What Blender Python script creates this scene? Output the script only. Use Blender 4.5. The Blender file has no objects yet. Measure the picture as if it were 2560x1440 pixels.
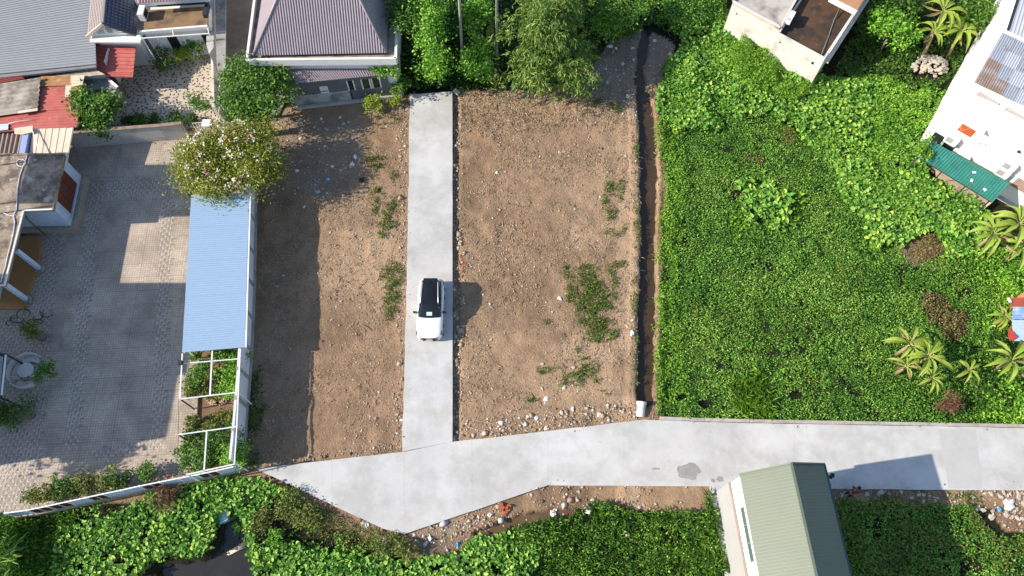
import bpy, bmesh, math, random
import numpy as np
from mathutils import Vector, Matrix

random.seed(7)
RNG = np.random.default_rng(11)
SC = bpy.context.scene
COL = SC.collection
R = math.radians

# ---------------------------------------------------------------- camera, sky, sun, exposure
F, PITCH, CAMH = 1900.0, math.atan(870 / 1900), 48.0       # focal length in px of the 2560 px photograph
cd = bpy.data.cameras.new('camera'); cam = bpy.data.objects.new('camera', cd); COL.objects.link(cam)
cd.sensor_width = 36; cd.lens = 36 * F / 2560; cd.clip_start = 1; cd.clip_end = 2000
cam.location = (0, 0, CAMH); cam.rotation_euler = (PITCH, 0, 0)
SC.camera = cam

SUN_EL, SUN_AZ = R(32), R(10)                               # light travels towards azimuth SUN_AZ (from +x to +y)
SD = Vector((math.cos(SUN_AZ) * math.cos(SUN_EL), math.sin(SUN_AZ) * math.cos(SUN_EL), -math.sin(SUN_EL)))
w = bpy.data.worlds.new('World'); SC.world = w; w.use_nodes = True
nt = w.node_tree; bg = nt.nodes['Background']
sky = nt.nodes.new('ShaderNodeTexSky'); sky.sky_type = 'NISHITA'; sky.sun_disc = False
sky.sun_elevation = SUN_EL; sky.sun_rotation = R(260); sky.air_density = 1.0; sky.dust_density = 0.6; sky.ozone_density = 1.0
nt.links.new(sky.outputs[0], bg.inputs[0]); bg.inputs[1].default_value = 0.14
sl = bpy.data.lights.new('sun', 'SUN'); sl.energy = 5.0; sl.angle = R(0.5); sl.color = (1.0, 0.90, 0.76)
so = bpy.data.objects.new('sun', sl); COL.objects.link(so); so.location = (-60, -10, 60)
so.rotation_euler = SD.to_track_quat('-Z', 'Y').to_euler()
vs = SC.view_settings; vs.view_transform = 'Standard'; vs.look = 'None'; vs.gamma = 1; vs.use_curve_mapping = False
vs.exposure = 0.60

# ---------------------------------------------------------------- pixel <-> world
CP, SP = math.cos(PITCH), math.sin(PITCH)
def P(px, py, z=0.0):
    u = (px - 1280) / F; v = (720 - py) / F
    dx, dy, dz = u, SP + v * CP, -CP + v * SP
    t = (CAMH - z) / -dz
    return Vector((dx * t, dy * t, z))
def PP(lst, z=0.0): return [P(a[0], a[1], z) for a in lst]
def proj(x, y, z=0.0):
    rz = z - CAMH
    dep = y * SP - rz * CP; up = y * CP + rz * SP
    return 1280 + F * x / dep, 720 - F * up / dep
def inpoly(x, y, poly):
    x = np.asarray(x, float); y = np.asarray(y, float); r = np.zeros(x.shape, bool)
    n = len(poly); j = n - 1
    for i in range(n):
        xi, yi = poly[i]; xj, yj = poly[j]
        if yi != yj:
            c = ((yi > y) != (yj > y)) & (x < (xj - xi) * (y - yi) / (yj - yi) + xi)
            r ^= c
        j = i
    return r
def vn(x, y, s=0.0):
    xi = np.floor(x); yi = np.floor(y); fx = x - xi; fy = y - yi
    fx = fx * fx * (3 - 2 * fx); fy = fy * fy * (3 - 2 * fy)
    def h(a, b):
        q = np.sin(a * 127.1 + b * 311.7 + s * 74.7) * 43758.5453
        return q - np.floor(q)
    return (h(xi, yi) * (1 - fx) + h(xi + 1, yi) * fx) * (1 - fy) + (h(xi, yi + 1) * (1 - fx) + h(xi + 1, yi + 1) * fx) * fy
def fbm(x, y, s=0.0, o=4):
    r = 0; a = .5; t = 0
    for i in range(o):
        r = r + a * vn(x, y, s + i * 3.1); t += a; a *= .5; x = x * 2.03 + 11.3; y = y * 2.03 + 5.7
    return r / t

# ---------------------------------------------------------------- materials
MATS = {}
def nd(nt, t, **k):
    n = nt.nodes.new(t)
    for a, b in k.items(): setattr(n, a, b)
    return n
def mat(name, col, rough=.7, var=.15, scale=1.5, bump=0.0, bscale=20, spec=.3, metal=0.0, stains=(), detail=6, alpha=None, coat=0):
    """procedural surface: base colour varied by world-space noise; stains = [(colour, scale, threshold, softness, amount)]"""
    if name in MATS: return MATS[name]
    m = bpy.data.materials.new(name); m.use_nodes = True; t = m.node_tree; L = t.links
    b = t.nodes['Principled BSDF']
    g = nd(t, 'ShaderNodeNewGeometry')
    n1 = nd(t, 'ShaderNodeTexNoise'); n1.inputs['Scale'].default_value = scale; n1.inputs['Detail'].default_value = detail; n1.inputs['Roughness'].default_value = .65
    L.new(g.outputs['Position'], n1.inputs['Vector'])
    mx = nd(t, 'ShaderNodeMixRGB'); mx.blend_type = 'MIX'
    lo = tuple(max(0, c * (1 - 2 * var)) for c in col) + (1,); hi = tuple(min(1, c * (1 + 2 * var)) for c in col) + (1,)
    mx.inputs[1].default_value = lo; mx.inputs[2].default_value = hi
    L.new(n1.outputs['Fac'], mx.inputs[0]); out = mx.outputs[0]
    for k, (sc, ss, th, so_, am) in enumerate(stains):
        n2 = nd(t, 'ShaderNodeTexNoise'); n2.inputs['Scale'].default_value = ss; n2.inputs['Detail'].default_value = 5; n2.inputs['Roughness'].default_value = .6
        mp = nd(t, 'ShaderNodeVectorMath', operation='ADD'); mp.inputs[1].default_value = (13.7 * (k + 1), 7.1 * k, 3.3)
        L.new(g.outputs['Position'], mp.inputs[0]); L.new(mp.outputs[0], n2.inputs['Vector'])
        mr = nd(t, 'ShaderNodeMapRange'); mr.inputs[1].default_value = th - so_; mr.inputs[2].default_value = th + so_; mr.inputs[4].default_value = am
        L.new(n2.outputs['Fac'], mr.inputs[0])
        m2 = nd(t, 'ShaderNodeMixRGB'); m2.inputs[2].default_value = tuple(sc) + (1,)
        L.new(mr.outputs[0], m2.inputs[0]); L.new(out, m2.inputs[1]); out = m2.outputs[0]
    L.new(out, b.inputs['Base Color'])
    b.inputs['Roughness'].default_value = rough; b.inputs['Metallic'].default_value = metal
    b.inputs['Specular IOR Level'].default_value = spec
    if coat: b.inputs['Coat Weight'].default_value = coat; b.inputs['Coat Roughness'].default_value = .05
    if bump:
        nb = nd(t, 'ShaderNodeTexNoise'); nb.inputs['Scale'].default_value = bscale; nb.inputs['Detail'].default_value = 5
        L.new(g.outputs['Position'], nb.inputs['Vector'])
        bp = nd(t, 'ShaderNodeBump'); bp.inputs['Strength'].default_value = bump; bp.inputs['Distance'].default_value = .05
        L.new(nb.outputs['Fac'], bp.inputs['Height']); L.new(bp.outputs[0], b.inputs['Normal'])
    MATS[name] = m; return m
def leafmat(name, cols, trans=.35, patch=.35, pscale=.35, rough=.5, gain=(1.55, 1.72, 1.25)):
    """foliage: each leaf (mesh island) takes its own green; broad noise shifts the tone between patches of plants"""
    if name in MATS: return MATS[name]
    m = bpy.data.materials.new(name); m.use_nodes = True; t = m.node_tree; L = t.links
    b = t.nodes['Principled BSDF']; g = nd(t, 'ShaderNodeNewGeometry')
    r = nd(t, 'ShaderNodeValToRGB'); e = r.color_ramp.elements
    while len(e) < len(cols): e.new(.5)
    for i, c in enumerate(cols): e[i].position = i / (len(cols) - 1); e[i].color = (c[0] * gain[0], c[1] * gain[1], c[2] * gain[2], 1)
    n = nd(t, 'ShaderNodeTexNoise'); n.inputs['Scale'].default_value = pscale; n.inputs['Detail'].default_value = 4
    L.new(g.outputs['Position'], n.inputs['Vector'])
    ma = nd(t, 'ShaderNodeMath', operation='MULTIPLY_ADD'); ma.inputs[1].default_value = 2.2 * patch; ma.inputs[2].default_value = -1.1 * patch
    L.new(n.outputs['Fac'], ma.inputs[0])
    ad = nd(t, 'ShaderNodeMath', operation='ADD', use_clamp=True)
    L.new(g.outputs['Random Per Island'], ad.inputs[0]); L.new(ma.outputs[0], ad.inputs[1]); L.new(ad.outputs[0], r.inputs[0])
    L.new(r.outputs[0], b.inputs['Base Color']); b.inputs['Roughness'].default_value = rough; b.inputs['Specular IOR Level'].default_value = .35
    tr = nd(t, 'ShaderNodeBsdfTranslucent')
    br = nd(t, 'ShaderNodeMixRGB'); br.blend_type = 'MULTIPLY'; br.inputs[0].default_value = 1; br.inputs[2].default_value = (1.05, 1.25, .4, 1)
    L.new(r.outputs[0], br.inputs[1]); L.new(br.outputs[0], tr.inputs[0])
    ms = nd(t, 'ShaderNodeMixShader'); ms.inputs[0].default_value = trans
    o = t.nodes['Material Output']
    L.new(b.outputs[0], ms.inputs[1]); L.new(tr.outputs[0], ms.inputs[2]); L.new(ms.outputs[0], o.inputs[0])
    MATS[name] = m; return m

# ---------------------------------------------------------------- mesh helpers
def link(name, me, m=None, parent=None, smooth=False):
    o = bpy.data.objects.new(name, me); COL.objects.link(o)
    if m is not None: me.materials.append(m)
    if parent is not None: o.parent = parent
    if smooth: me.polygons.foreach_set('use_smooth', [True] * len(me.polygons))
    return o
def loc_of(parent):
    return Vector(parent.location) if parent is not None else Vector((0, 0, 0))
def root_off(parent):
    v = Vector((0, 0, 0))
    while parent is not None:
        v += Vector(parent.location); parent = parent.parent
    return v
def obj(name, verts, faces, m=None, parent=None, smooth=False):
    """one mesh object from WORLD coordinates; parents are unrotated"""
    off = root_off(parent)
    me = bpy.data.meshes.new(name)
    me.from_pydata([tuple(Vector(v) - off) for v in verts], [], faces); me.update()
    return link(name, me, m, parent, smooth)
def np_mesh(name, V, FC, m=None, parent=None, smooth=False):
    """fast path: V (n,3) world, FC (k,c) vertex indices"""
    V = np.asarray(V, np.float64); off = root_off(parent); V = V - np.array(off)
    FC = np.asarray(FC, np.int32); k, c = FC.shape
    me = bpy.data.meshes.new(name)
    me.vertices.add(len(V)); me.vertices.foreach_set('co', V.astype(np.float32).ravel())
    me.loops.add(k * c); me.loops.foreach_set('vertex_index', FC.ravel())
    me.polygons.add(k); me.polygons.foreach_set('loop_start', np.arange(0, k * c, c, dtype=np.int32))
    me.update(calc_edges=True); me.validate()
    return link(name, me, m, parent, smooth)
def tag(o, label, cat=None, group=None, kind=None):
    if label: o['label'] = label
    if cat: o['category'] = cat
    if group: o['group'] = group
    if kind: o['kind'] = kind
    return o
def thing(name, label, cat, loc=(0, 0, 0), group=None):
    o = bpy.data.objects.new(name, None); COL.objects.link(o); o.location = loc; o.empty_display_size = .3
    return tag(o, label, cat, group)
def tri_fan(poly):
    from mathutils.geometry import tessellate_polygon
    return [tuple(t) for t in tessellate_polygon([[Vector((p[0], p[1], 0)) for p in poly]])]
def ccw(pts):
    a = sum(pts[i][0] * pts[(i + 1) % len(pts)][1] - pts[(i + 1) % len(pts)][0] * pts[i][1] for i in range(len(pts)))
    return list(pts) if a > 0 else list(pts)[::-1]
def prism(name, pts, z0, z1, m, parent=None, top=True):
    """vertical prism on a plan outline; z1 may be a list (per-point heights)"""
    if isinstance(z1, (list, tuple)):
        pz = [(p[0], p[1], z) for p, z in zip(pts, z1)]; pz = ccw(pz); zz = [p[2] for p in pz]; pts = pz
    else:
        pts = ccw(pts); zz = [z1] * len(pts)
    n = len(pts)
    V = [(p[0], p[1], z0) for p in pts] + [(p[0], p[1], z) for p, z in zip(pts, zz)]
    Fc = [(i, (i + 1) % n, n + (i + 1) % n, n + i) for i in range(n)]
    T = tri_fan(pts)
    def up(t):
        a, b, c = (pts[i] for i in t)
        return t if (b[0] - a[0]) * (c[1] - a[1]) - (b[1] - a[1]) * (c[0] - a[0]) > 0 else (t[0], t[2], t[1])
    T = [up(t) for t in T]
    if top: Fc += [tuple(n + i for i in t) for t in T]
    Fc += [(t[0], t[2], t[1]) for t in T]
    return obj(name, V, Fc, m, parent)
def boxv(c, ax, ay, az, sx, sy, sz):
    c = Vector(c); V = []
    for k in (-1, 1):
        for j in (-1, 1):
            for i in (-1, 1):
                V.append(c + ax * (i * sx / 2) + ay * (j * sy / 2) + az * (k * sz / 2))
    return V, [(0, 2, 3, 1), (4, 5, 7, 6), (0, 1, 5, 4), (2, 6, 7, 3), (0, 4, 6, 2), (1, 3, 7, 5)]
def box(name, c, s, m, parent=None, rz=0.0):
    ax = Vector((math.cos(rz), math.sin(rz), 0)); ay = Vector((-math.sin(rz), math.cos(rz), 0))
    V, Fc = boxv(c, ax, ay, Vector((0, 0, 1)), *s); return obj(name, V, Fc, m, parent)
def beam(name, a, b, wd, ht, m, parent=None):
    a, b = Vector(a), Vector(b); d = (b - a); ln = d.length; d.normalize()
    up = Vector((0, 0, 1)) if abs(d.z) < .9 else Vector((1, 0, 0))
    s = d.cross(up).normalized(); u = s.cross(d).normalized()
    V, Fc = boxv((a + b) / 2, d, s, u, ln, wd, ht); return obj(name, V, Fc, m, parent)
def tubev(pts, r, n=6):
    pts = [Vector(p) for p in pts]; V = []; Fc = []
    rr = r if isinstance(r, (list, tuple)) else [r] * len(pts)
    for i, p in enumerate(pts):
        d = (pts[min(i + 1, len(pts) - 1)] - pts[max(i - 1, 0)])
        d = d.normalized() if d.length > 1e-6 else Vector((0, 0, 1))
        a = d.orthogonal().normalized() if abs(d.z) > .9 else d.cross(Vector((0, 0, 1))).normalized()
        b = d.cross(a).normalized()
        for k in range(n):
            q = 2 * math.pi * k / n; V.append(p + (a * math.cos(q) + b * math.sin(q)) * rr[i])
    for i in range(len(pts) - 1):
        for k in range(n):
            Fc.append((i * n + k, i * n + (k + 1) % n, (i + 1) * n + (k + 1) % n, (i + 1) * n + k))
    Fc.append(tuple(range(n))[::-1]); Fc.append(tuple((len(pts) - 1) * n + k for k in range(n)))
    return V, Fc
def tube(name, pts, r, m, parent=None, n=6):
    V, Fc = tubev(pts, r, n); return obj(name, V, Fc, m, parent, True)
def corr(name, A, B, C, D, pitch, amp, m, parent=None, prof='sin', rows=0, step=.02, thick=.02):
    """ribbed or tiled roof sheet: ribs repeat along A->B and run along A->D; rows>0 adds stepped tile courses"""
    A, B, C, D = (Vector(q) for q in (A, B, C, D))
    wd = max((B - A).length, (C - D).length); nw = max(1, int(round(wd / pitch)))
    if prof == 'sin': us = [(i / 6, math.sin(i / 6 * 2 * math.pi)) for i in range(6)]
    elif prof == 'rib': us = [(0, -1), (.55, -1), (.62, 1), (.9, 1), (.97, -1)]
    else: us = [(0, -1), (.2, .5), (.45, 1), (.7, .5), (.95, -.9)]
    U = [((k + u) / nw, a) for k in range(nw) for u, a in us] + [(1.0, us[0][1])]
    if rows:
        W = []
        for k in range(rows): W += [(k / rows, 0.0), ((k + .999) / rows, 1.0)]
    else: W = [(0, 0.0), (.5, 0.0), (1, 0.0)]
    N = (B - A).cross(D - A); N += (C - B).cross(A - B) * -1 if N.length < 1e-9 else Vector()
    N.normalize()
    if N.z < 0: N = -N
    V = []
    for u, a in U:
        for v, st in W:
            p = (A * (1 - u) + B * u) * (1 - v) + (D * (1 - u) + C * u) * v
            V.append(p + N * (a * amp + st * step * (1 if rows else 0)))
    nv = len(W); n0 = len(V)
    V += [p - N * thick for p in V]
    Fc = []
    for i in range(len(U) - 1):
        for j in range(nv - 1):
            q = (i * nv + j, (i + 1) * nv + j, (i + 1) * nv + j + 1, i * nv + j + 1)
            Fc.append(q); Fc.append(tuple(n0 + t for t in q[::-1]))
    for j in range(nv - 1):
        Fc.append((j, j + 1, n0 + j + 1, n0 + j)); e = (len(U) - 1) * nv
        Fc.append((e + j + 1, e + j, n0 + e + j, n0 + e + j + 1))
    for i in range(len(U) - 1):
        Fc.append(((i + 1) * nv, i * nv, n0 + i * nv, n0 + (i + 1) * nv))
        Fc.append((i * nv + nv - 1, (i + 1) * nv + nv - 1, n0 + (i + 1) * nv + nv - 1, n0 + i * nv + nv - 1))
    return obj(name, V, Fc, m, parent)
def onwall(name, A, B, u0, u1, z0, z1, out, m, parent=None, back=0.0):
    """box on the vertical wall A->B (plan points); outward side is to the right of A->B"""
    A = Vector((A[0], A[1], 0)); B = Vector((B[0], B[1], 0)); d = B - A; n = Vector((d.y, -d.x, 0)).normalized()
    p = [A + d * u0 - n * back, A + d * u1 - n * back, A + d * u1 + n * out, A + d * u0 + n * out]
    return prism(name, p, z0, z1, m, parent)

# ---------------------------------------------------------------- foliage helpers
def leaf_arrays(p, L, W, az, tilt, roll, big=False, curl=.15):
    """leaf blades: p base points (n,3); returns verts, faces"""
    n = len(p)
    d = np.stack([np.cos(az) * np.cos(tilt), np.sin(az) * np.cos(tilt), np.sin(tilt)], 1)
    s0 = np.stack([-np.sin(az), np.cos(az), np.zeros(n)], 1)
    u0 = np.cross(d, s0)
    s = s0 * np.cos(roll)[:, None] + u0 * np.sin(roll)[:, None]; u = np.cross(d, s)
    L = L[:, None]; W = W[:, None]
    if big:
        vs = [p, p + d * L * .12 + s * W * .42 + u * W * .12, p + d * L * .5 + s * W * .46 + u * W * .16, p + d * L - u * L * curl,
              p + d * L * .5 - s * W * .46 + u * W * .16, p + d * L * .12 - s * W * .42 + u * W * .12]
        V = np.stack(vs, 1).reshape(-1, 3); b = np.arange(n)[:, None] * 6
        Fc = np.concatenate([b + np.array([[0, 1, 2]]), b + np.array([[0, 2, 3]]), b + np.array([[0, 3, 4]]), b + np.array([[0, 4, 5]])], 0)
    else:
        V = np.stack([p, p + d * L * .45 + s * W * .5 + u * W * .15, p + d * L - u * L * curl, p + d * L * .45 - s * W * .5 + u * W * .15], 1).reshape(-1, 3)
        b = np.arange(n)[:, None] * 4
        Fc = np.concatenate([b + np.array([[0, 1, 2]]), b + np.array([[0, 2, 3]])], 0)
    return V, Fc
def leaves(name, p, size, m, parent=None, asp=.55, tilt=(.1, .45), roll=.5, big=False, az=None, rng=RNG, curl=.15):
    n = len(p); L = size * rng.uniform(.65, 1.35, n)
    a = rng.uniform(0, 2 * np.pi, n) if az is None else az
    V, Fc = leaf_arrays(np.asarray(p, float), L, L * asp, a, rng.normal(tilt[0], tilt[1], n), rng.normal(0, roll, n), big, curl)
    return np_mesh(name, V, Fc, m, parent)
def scatter(poly, dens, holes=(), jitter=10, rng=RNG):
    """random ground points inside a pixel polygon (ragged edge), clear of the pixel-polygon holes"""
    pw = np.array([P(*q)[:2] for q in poly]); lo = pw.min(0); hi = pw.max(0)
    n = int((hi[0] - lo[0]) * (hi[1] - lo[1]) * dens)
    x = rng.uniform(lo[0], hi[0], n); y = rng.uniform(lo[1], hi[1], n)
    a, b = proj(x, y)
    ja = a + (fbm(x * .9, y * .9, 3) - .5) * 4 * jitter; jb = b + (fbm(x * .9, y * .9, 9) - .5) * 4 * jitter
    k = inpoly(ja, jb, poly)
    for h in holes: k &= ~inpoly(ja, jb, h)
    return x[k], y[k], a[k], b[k]
def ell(cx, cy, rx, ry, n=18, rot=0.0):
    return [(cx + rx * math.cos(t) * math.cos(rot) - ry * math.sin(t) * math.sin(rot), cy + rx * math.cos(t) * math.sin(rot) + ry * math.sin(t) * math.cos(rot)) for t in [2 * math.pi * i / n for i in range(n)]]
def clump_points(c, rx, ry, rz, nclump, per, cr, rng, low=-.3, shell=.75):
    """leaf positions gathered in clumps over an ellipsoid's volume"""
    out = []; cen = []
    ph = rng.uniform(0, 6.28, 4)
    nl = 7; la = rng.uniform(0, 6.28, nl) ; lobes = [np.array([math.cos(t) * q, math.sin(t) * q, rng.uniform(-.25, .35)]) for t, q in zip(np.linspace(0, 6.28, nl, endpoint=False) + rng.normal(0, .35, nl), rng.uniform(.3, .68, nl))]
    while len(cen) < nclump:
        v = rng.normal(size=3); v /= np.linalg.norm(v)
        if v[2] < low: continue
        r = rng.uniform(shell, 1.0) ** .7 if rng.random() < .8 else rng.uniform(.2, .8)
        th = math.atan2(v[1], v[0]); r *= rng.uniform(.8, 1.1) * (1 + .17 * math.sin(3 * th + ph[0]) + .12 * math.sin(5 * th + ph[1]) + .08 * math.sin(9 * th + ph[2]))
        lb = lobes[rng.integers(nl)]; k_ = .52 * r
        cen.append(np.array([(v[0] * k_ + lb[0]) * rx, (v[1] * k_ + lb[1]) * ry, (v[2] * k_ * 1.2 + lb[2]) * rz]))
    for q in cen:
        k = int(per * rng.uniform(.6, 1.4)); s = cr * rng.uniform(.7, 1.35)
        out.append(q + rng.normal(size=(k, 3)) * np.array([s, s, s * .6]))
    return np.concatenate(out) + np.array(c), [np.array(c) + q for q in cen]
# ================================================================= SETTING
LOT_L = [(690, 275), (760, 262), (1000, 240), (1030, 235), (1028, 600), (1010, 1135), (900, 1150), (640, 1178), (612, 1172), (630, 900), (648, 500), (660, 380)]
LOT_R = [(1125, 222), (1250, 222), (1420, 215), (1500, 140), (1530, 95), (1610, 70), (1640, 90), (1690, 110), (1660, 200), (1640, 260), (1665, 330), (1668, 470), (1655, 620), (1655, 800), (1655, 1050), (1620, 1062), (1300, 1092), (1125, 1112)]
BANK_S = [(620, 1165), (1015, 1330), (1370, 1205), (1790, 1205), (1790, 1290), (1700, 1290), (1560, 1280), (1480, 1300), (1300, 1320), (1180, 1350), (1110, 1400), (1020, 1390), (960, 1350), (820, 1320), (700, 1240)]
BANK_E = [(2050, 1212), (2640, 1214), (2640, 1330), (2520, 1330), (2470, 1270), (2300, 1262), (2100, 1262)]
DIT_Y = [40, 75, 120, 190, 260, 330, 420, 560, 700, 800, 900, 1000, 1012]
DIT_L = [1612, 1604, 1594, 1585, 1592, 1595, 1597, 1601, 1599, 1594, 1592, 1590, 1592]
DIT_R = [1624, 1630, 1622, 1614, 1634, 1644, 1650, 1641, 1643, 1641, 1640, 1636, 1632]
POND = [(395, 1418), (520, 1396), (548, 1345), (562, 1290), (588, 1272), (612, 1310), (640, 1385), (632, 1440), (620, 1500), (395, 1500)]
MUD_S = [(1170, 1335), (1280, 1290), (1400, 1272), (1560, 1276), (1700, 1280), (1720, 1300), (1560, 1305), (1420, 1300), (1300, 1325), (1200, 1350)]

def ground_z(x, y):
    a, b = proj(x, y)
    z = -.12 + (fbm(x * .35, y * .35, 2) - .5) * .12
    lot = inpoly(a, b, LOT_L) | inpoly(a, b, LOT_R) | inpoly(a, b, BANK_S) | inpoly(a, b, BANK_E)
    rough = (fbm(x * 1.3, y * 1.3, 5, 4) - .5) * .20 + (vn(x * 5.1, y * 5.1, 8) - .5) * .05
    z = np.where(lot, -.08 + rough, z)
    # drop of the filled lot against the edge of the lane, rubble lip beside it
    lip = (a > 1131) & (a < 1150) & (b > 225) & (b < 1105)
    z = np.where(lip, -.20 + rough, z)
    dl = np.interp(b, DIT_Y, DIT_L) + (fbm(y * 1.7, x * 0 + 3, 7) - .5) * 10
    dr = np.interp(b, DIT_Y, DIT_R) + (fbm(y * 1.7, x * 0 + 9, 4) - .5) * 12
    dit = (b > 45) & (b < 1012)
    t = np.clip(np.minimum(a - dl, dr - a) / 7.0, 0, 1)
    z = np.where(dit & (t > 0), z * (1 - t) + (-.75) * t, z)
    rl = dit & (a > dl - 22) & (a <= dl)
    z = np.where(rl, z + .10, z)
    z = np.where(inpoly(a, b, POND), -.95, z)
    z = np.where(inpoly(a + (fbm(x, y, 3) - .5) * 30, b, MUD_S), -.36 + rough * .6, z)
    fld = (a > 1655) & (b < 1052) & (b > 240)
    z = np.where(fld, z - .12, z)
    bot = (b > 1345) & (a < 1800) & (a > 640)
    z = np.where(bot, z - .25, z)
    z = np.where((a < 655) & (a > -60) & (b > 360) & (b < 1260), -.12, z)
    z = np.where((a > 1760) & (b > 1200) & (a < 2110), -.12, z)
    return z

def build_ground():
    fx = np.arange(-47, 47.01, .17); fy = np.arange(-3, 56.01, .17)
    xs = np.concatenate([[-600, -300, -150, -90, -60], fx, [60, 90, 150, 300, 600]]); ys = np.concatenate([[-600, -300, -120, -50, -15], fy, [65, 100, 200, 400, 700]])
    X, Y = np.meshgrid(xs, ys); x = X.ravel(); y = Y.ravel()
    yy = np.clip(y, -6, 60); xx = np.clip(x, -50, 50)
    z = ground_z(xx, yy)
    nx, ny = len(xs), len(ys)
    i = np.arange(nx - 1)[None, :] + np.arange(ny - 1)[:, None] * nx; i = i.ravel()
    Fc = np.stack([i, i + 1, i + 1 + nx, i + nx], 1)
    g = np_mesh('ground', np.stack([x, y, z], 1), Fc, None, None, True)
    a, b = proj(xx, yy)
    ja = a + (fbm(xx * .8, yy * .8, 21) - .5) * 26; jb = b + (fbm(xx * .8, yy * .8, 31) - .5) * 26
    dirt = inpoly(ja, jb, LOT_L) | inpoly(ja, jb, LOT_R) | inpoly(ja, jb, BANK_S) | inpoly(ja, jb, BANK_E)
    dirt |= (a < 655) & (b > 300) & (b < 1260)
    dirt |= inpoly(ja, jb, [(2225, 590), (2380, 600), (2380, 680), (2240, 660)])
    damp = (z < -.4).astype(float)
    damp = np.maximum(damp, inpoly(ja, jb, MUD_S) * .8)
    damp = np.maximum(damp, np.clip((fbm(xx * .25, yy * .25, 44) - .58) * 4, 0, .3) * dirt)
    # grey-black ashy fill at the north end and beside the left wall
    ash = inpoly(ja, jb, [(1400, 225), (1520, 90), (1700, 70), (1690, 190), (1600, 210), (1590, 320), (1560, 260), (1480, 235)]) * .8
    ash = np.maximum(ash, inpoly(ja, jb, [(690, 280), (900, 300), (920, 420), (820, 500), (760, 480), (650, 500)]) * .55)
    ash = np.maximum(ash, inpoly(ja, jb, [(1020, 1340), (1140, 1290), (1130, 1370), (1060, 1410)]) * .6)
    pale = np.clip((fbm(xx * .18, yy * .18, 77) - .45) * 2.4, 0, 1)
    pale = np.maximum(pale, ((a > 1540) & (a < 1600) & (b > 240)) * .7)
    c = np.stack([dirt.astype(float), pale, damp, ash], 1).astype(np.float32)
    at = g.data.attributes.new('soil', 'FLOAT_COLOR', 'POINT'); at.data.foreach_set('color', c.ravel())
    m = bpy.data.materials.new('soil'); m.use_nodes = True; t = m.node_tree; L = t.links; bs = t.nodes['Principled BSDF']
    ge = nd(t, 'ShaderNodeNewGeometry'); av = nd(t, 'ShaderNodeAttribute', attribute_name='soil'); se = nd(t, 'ShaderNodeSeparateColor'); L.new(av.outputs['Color'], se.inputs[0])
    def noise(s, d=8, r=.7):
        n = nd(t, 'ShaderNodeTexNoise'); n.inputs['Scale'].default_value = s; n.inputs['Detail'].default_value = d; n.inputs['Roughness'].default_value = r; L.new(ge.outputs['Position'], n.inputs['Vector']); return n.outputs['Fac']
    def mix(f, a_, b_):
        q = nd(t, 'ShaderNodeMixRGB')
        for k, v in ((0, f), (1, a_), (2, b_)):
            if isinstance(v, (tuple, float)): q.inputs[k].default_value = v
            else: L.new(v, q.inputs[k])
        return q.outputs[0]
    def rng_(v, lo, hi, o=1.0):
        q = nd(t, 'ShaderNodeMapRange'); q.inputs[1].default_value = lo; q.inputs[2].default_value = hi; q.inputs[4].default_value = o; L.new(v, q.inputs[0]); return q.outputs[0]
    d1 = mix(rng_(noise(.7), .35, .7), (.225, .148, .092, 1), (.375, .248, .155, 1))
    d1 = mix(se.outputs['Green'], d1, mix(noise(3), (.39, .265, .17, 1), (.49, .35, .23, 1)))
    d1 = mix(rng_(noise(9, 4), .56, .72, .8), d1, (.12, .074, .046, 1))
    d1 = mix(rng_(noise(17, 3), .6, .7, .6), d1, (.46, .35, .24, 1))
    d1 = mix(av.outputs['Alpha'], d1, mix(noise(6), (.20, .155, .118, 1), (.34, .27, .205, 1)))
    ug = mix(noise(2), (.012, .014, .007, 1), (.03, .03, .015, 1))  # ground under plants, darkened to paint shade into the leaf gaps
    c1 = mix(se.outputs['Red'], ug, d1)
    c1 = mix(se.outputs['Blue'], c1, mix(noise(2.5), (.07, .047, .028, 1), (.11, .075, .045, 1)))
    L.new(c1, bs.inputs['Base Color']); bs.inputs['Roughness'].default_value = .9; bs.inputs['Specular IOR Level'].default_value = .15
    bp = nd(t, 'ShaderNodeBump'); bp.inputs['Strength'].default_value = .9; bp.inputs['Distance'].default_value = .12; L.new(noise(7, 8), bp.inputs['Height']); L.new(bp.outputs[0], bs.inputs['Normal'])
    g.data.materials.append(m); tag(g, None, kind='structure')
    return g
build_ground()
def gz(x, y): return ground_z(np.atleast_1d(np.asarray(x, float)), np.atleast_1d(np.asarray(y, float)))
def gz1(x, y): return float(gz(x, y)[0])

# ---- water
def water_mat(name, col, rough):
    m = mat(name, col, rough=rough, var=.25, scale=.8, bump=.12, bscale=6, spec=.5); return m
wat = water_mat('ditch water', (.058, .037, .02), .12)
def strip_water(name, ys, ls, rs, z, m):
    V = []; Fc = []
    for yy, l, r in zip(ys, ls, rs): V += [P(l - 6, yy, z), P(r + 6, yy, z)]
    for i in range(len(ys) - 1): Fc.append((2 * i, 2 * i + 2, 2 * i + 3, 2 * i + 1))
    return tag(obj(name, V, Fc, m), None, kind='structure')
strip_water('ditch_water', DIT_Y[1:], DIT_L[1:], DIT_R[1:], -.42, wat)
def flat(name, poly, z, m, parent=None):
    pts = ccw(PP(poly, z)); T = tri_fan(pts)
    T = [t if (Vector(pts[t[1]]) - Vector(pts[t[0]])).cross(Vector(pts[t[2]]) - Vector(pts[t[0]])).z > 0 else (t[0], t[2], t[1]) for t in T]
    return obj(name, pts, T, m, parent)
tag(flat('pond_water', POND, -.55, water_mat('pond water', (.030, .028, .026), .10)), None, kind='structure')
tag(flat('muddy_water', [(1160, 1345), (1280, 1280), (1400, 1262), (1560, 1268), (1730, 1272), (1740, 1305), (1560, 1315), (1420, 1312), (1300, 1338), (1180, 1362)], -.30, water_mat('muddy water', (.12, .075, .038), .25)), None, kind='structure')

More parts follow.
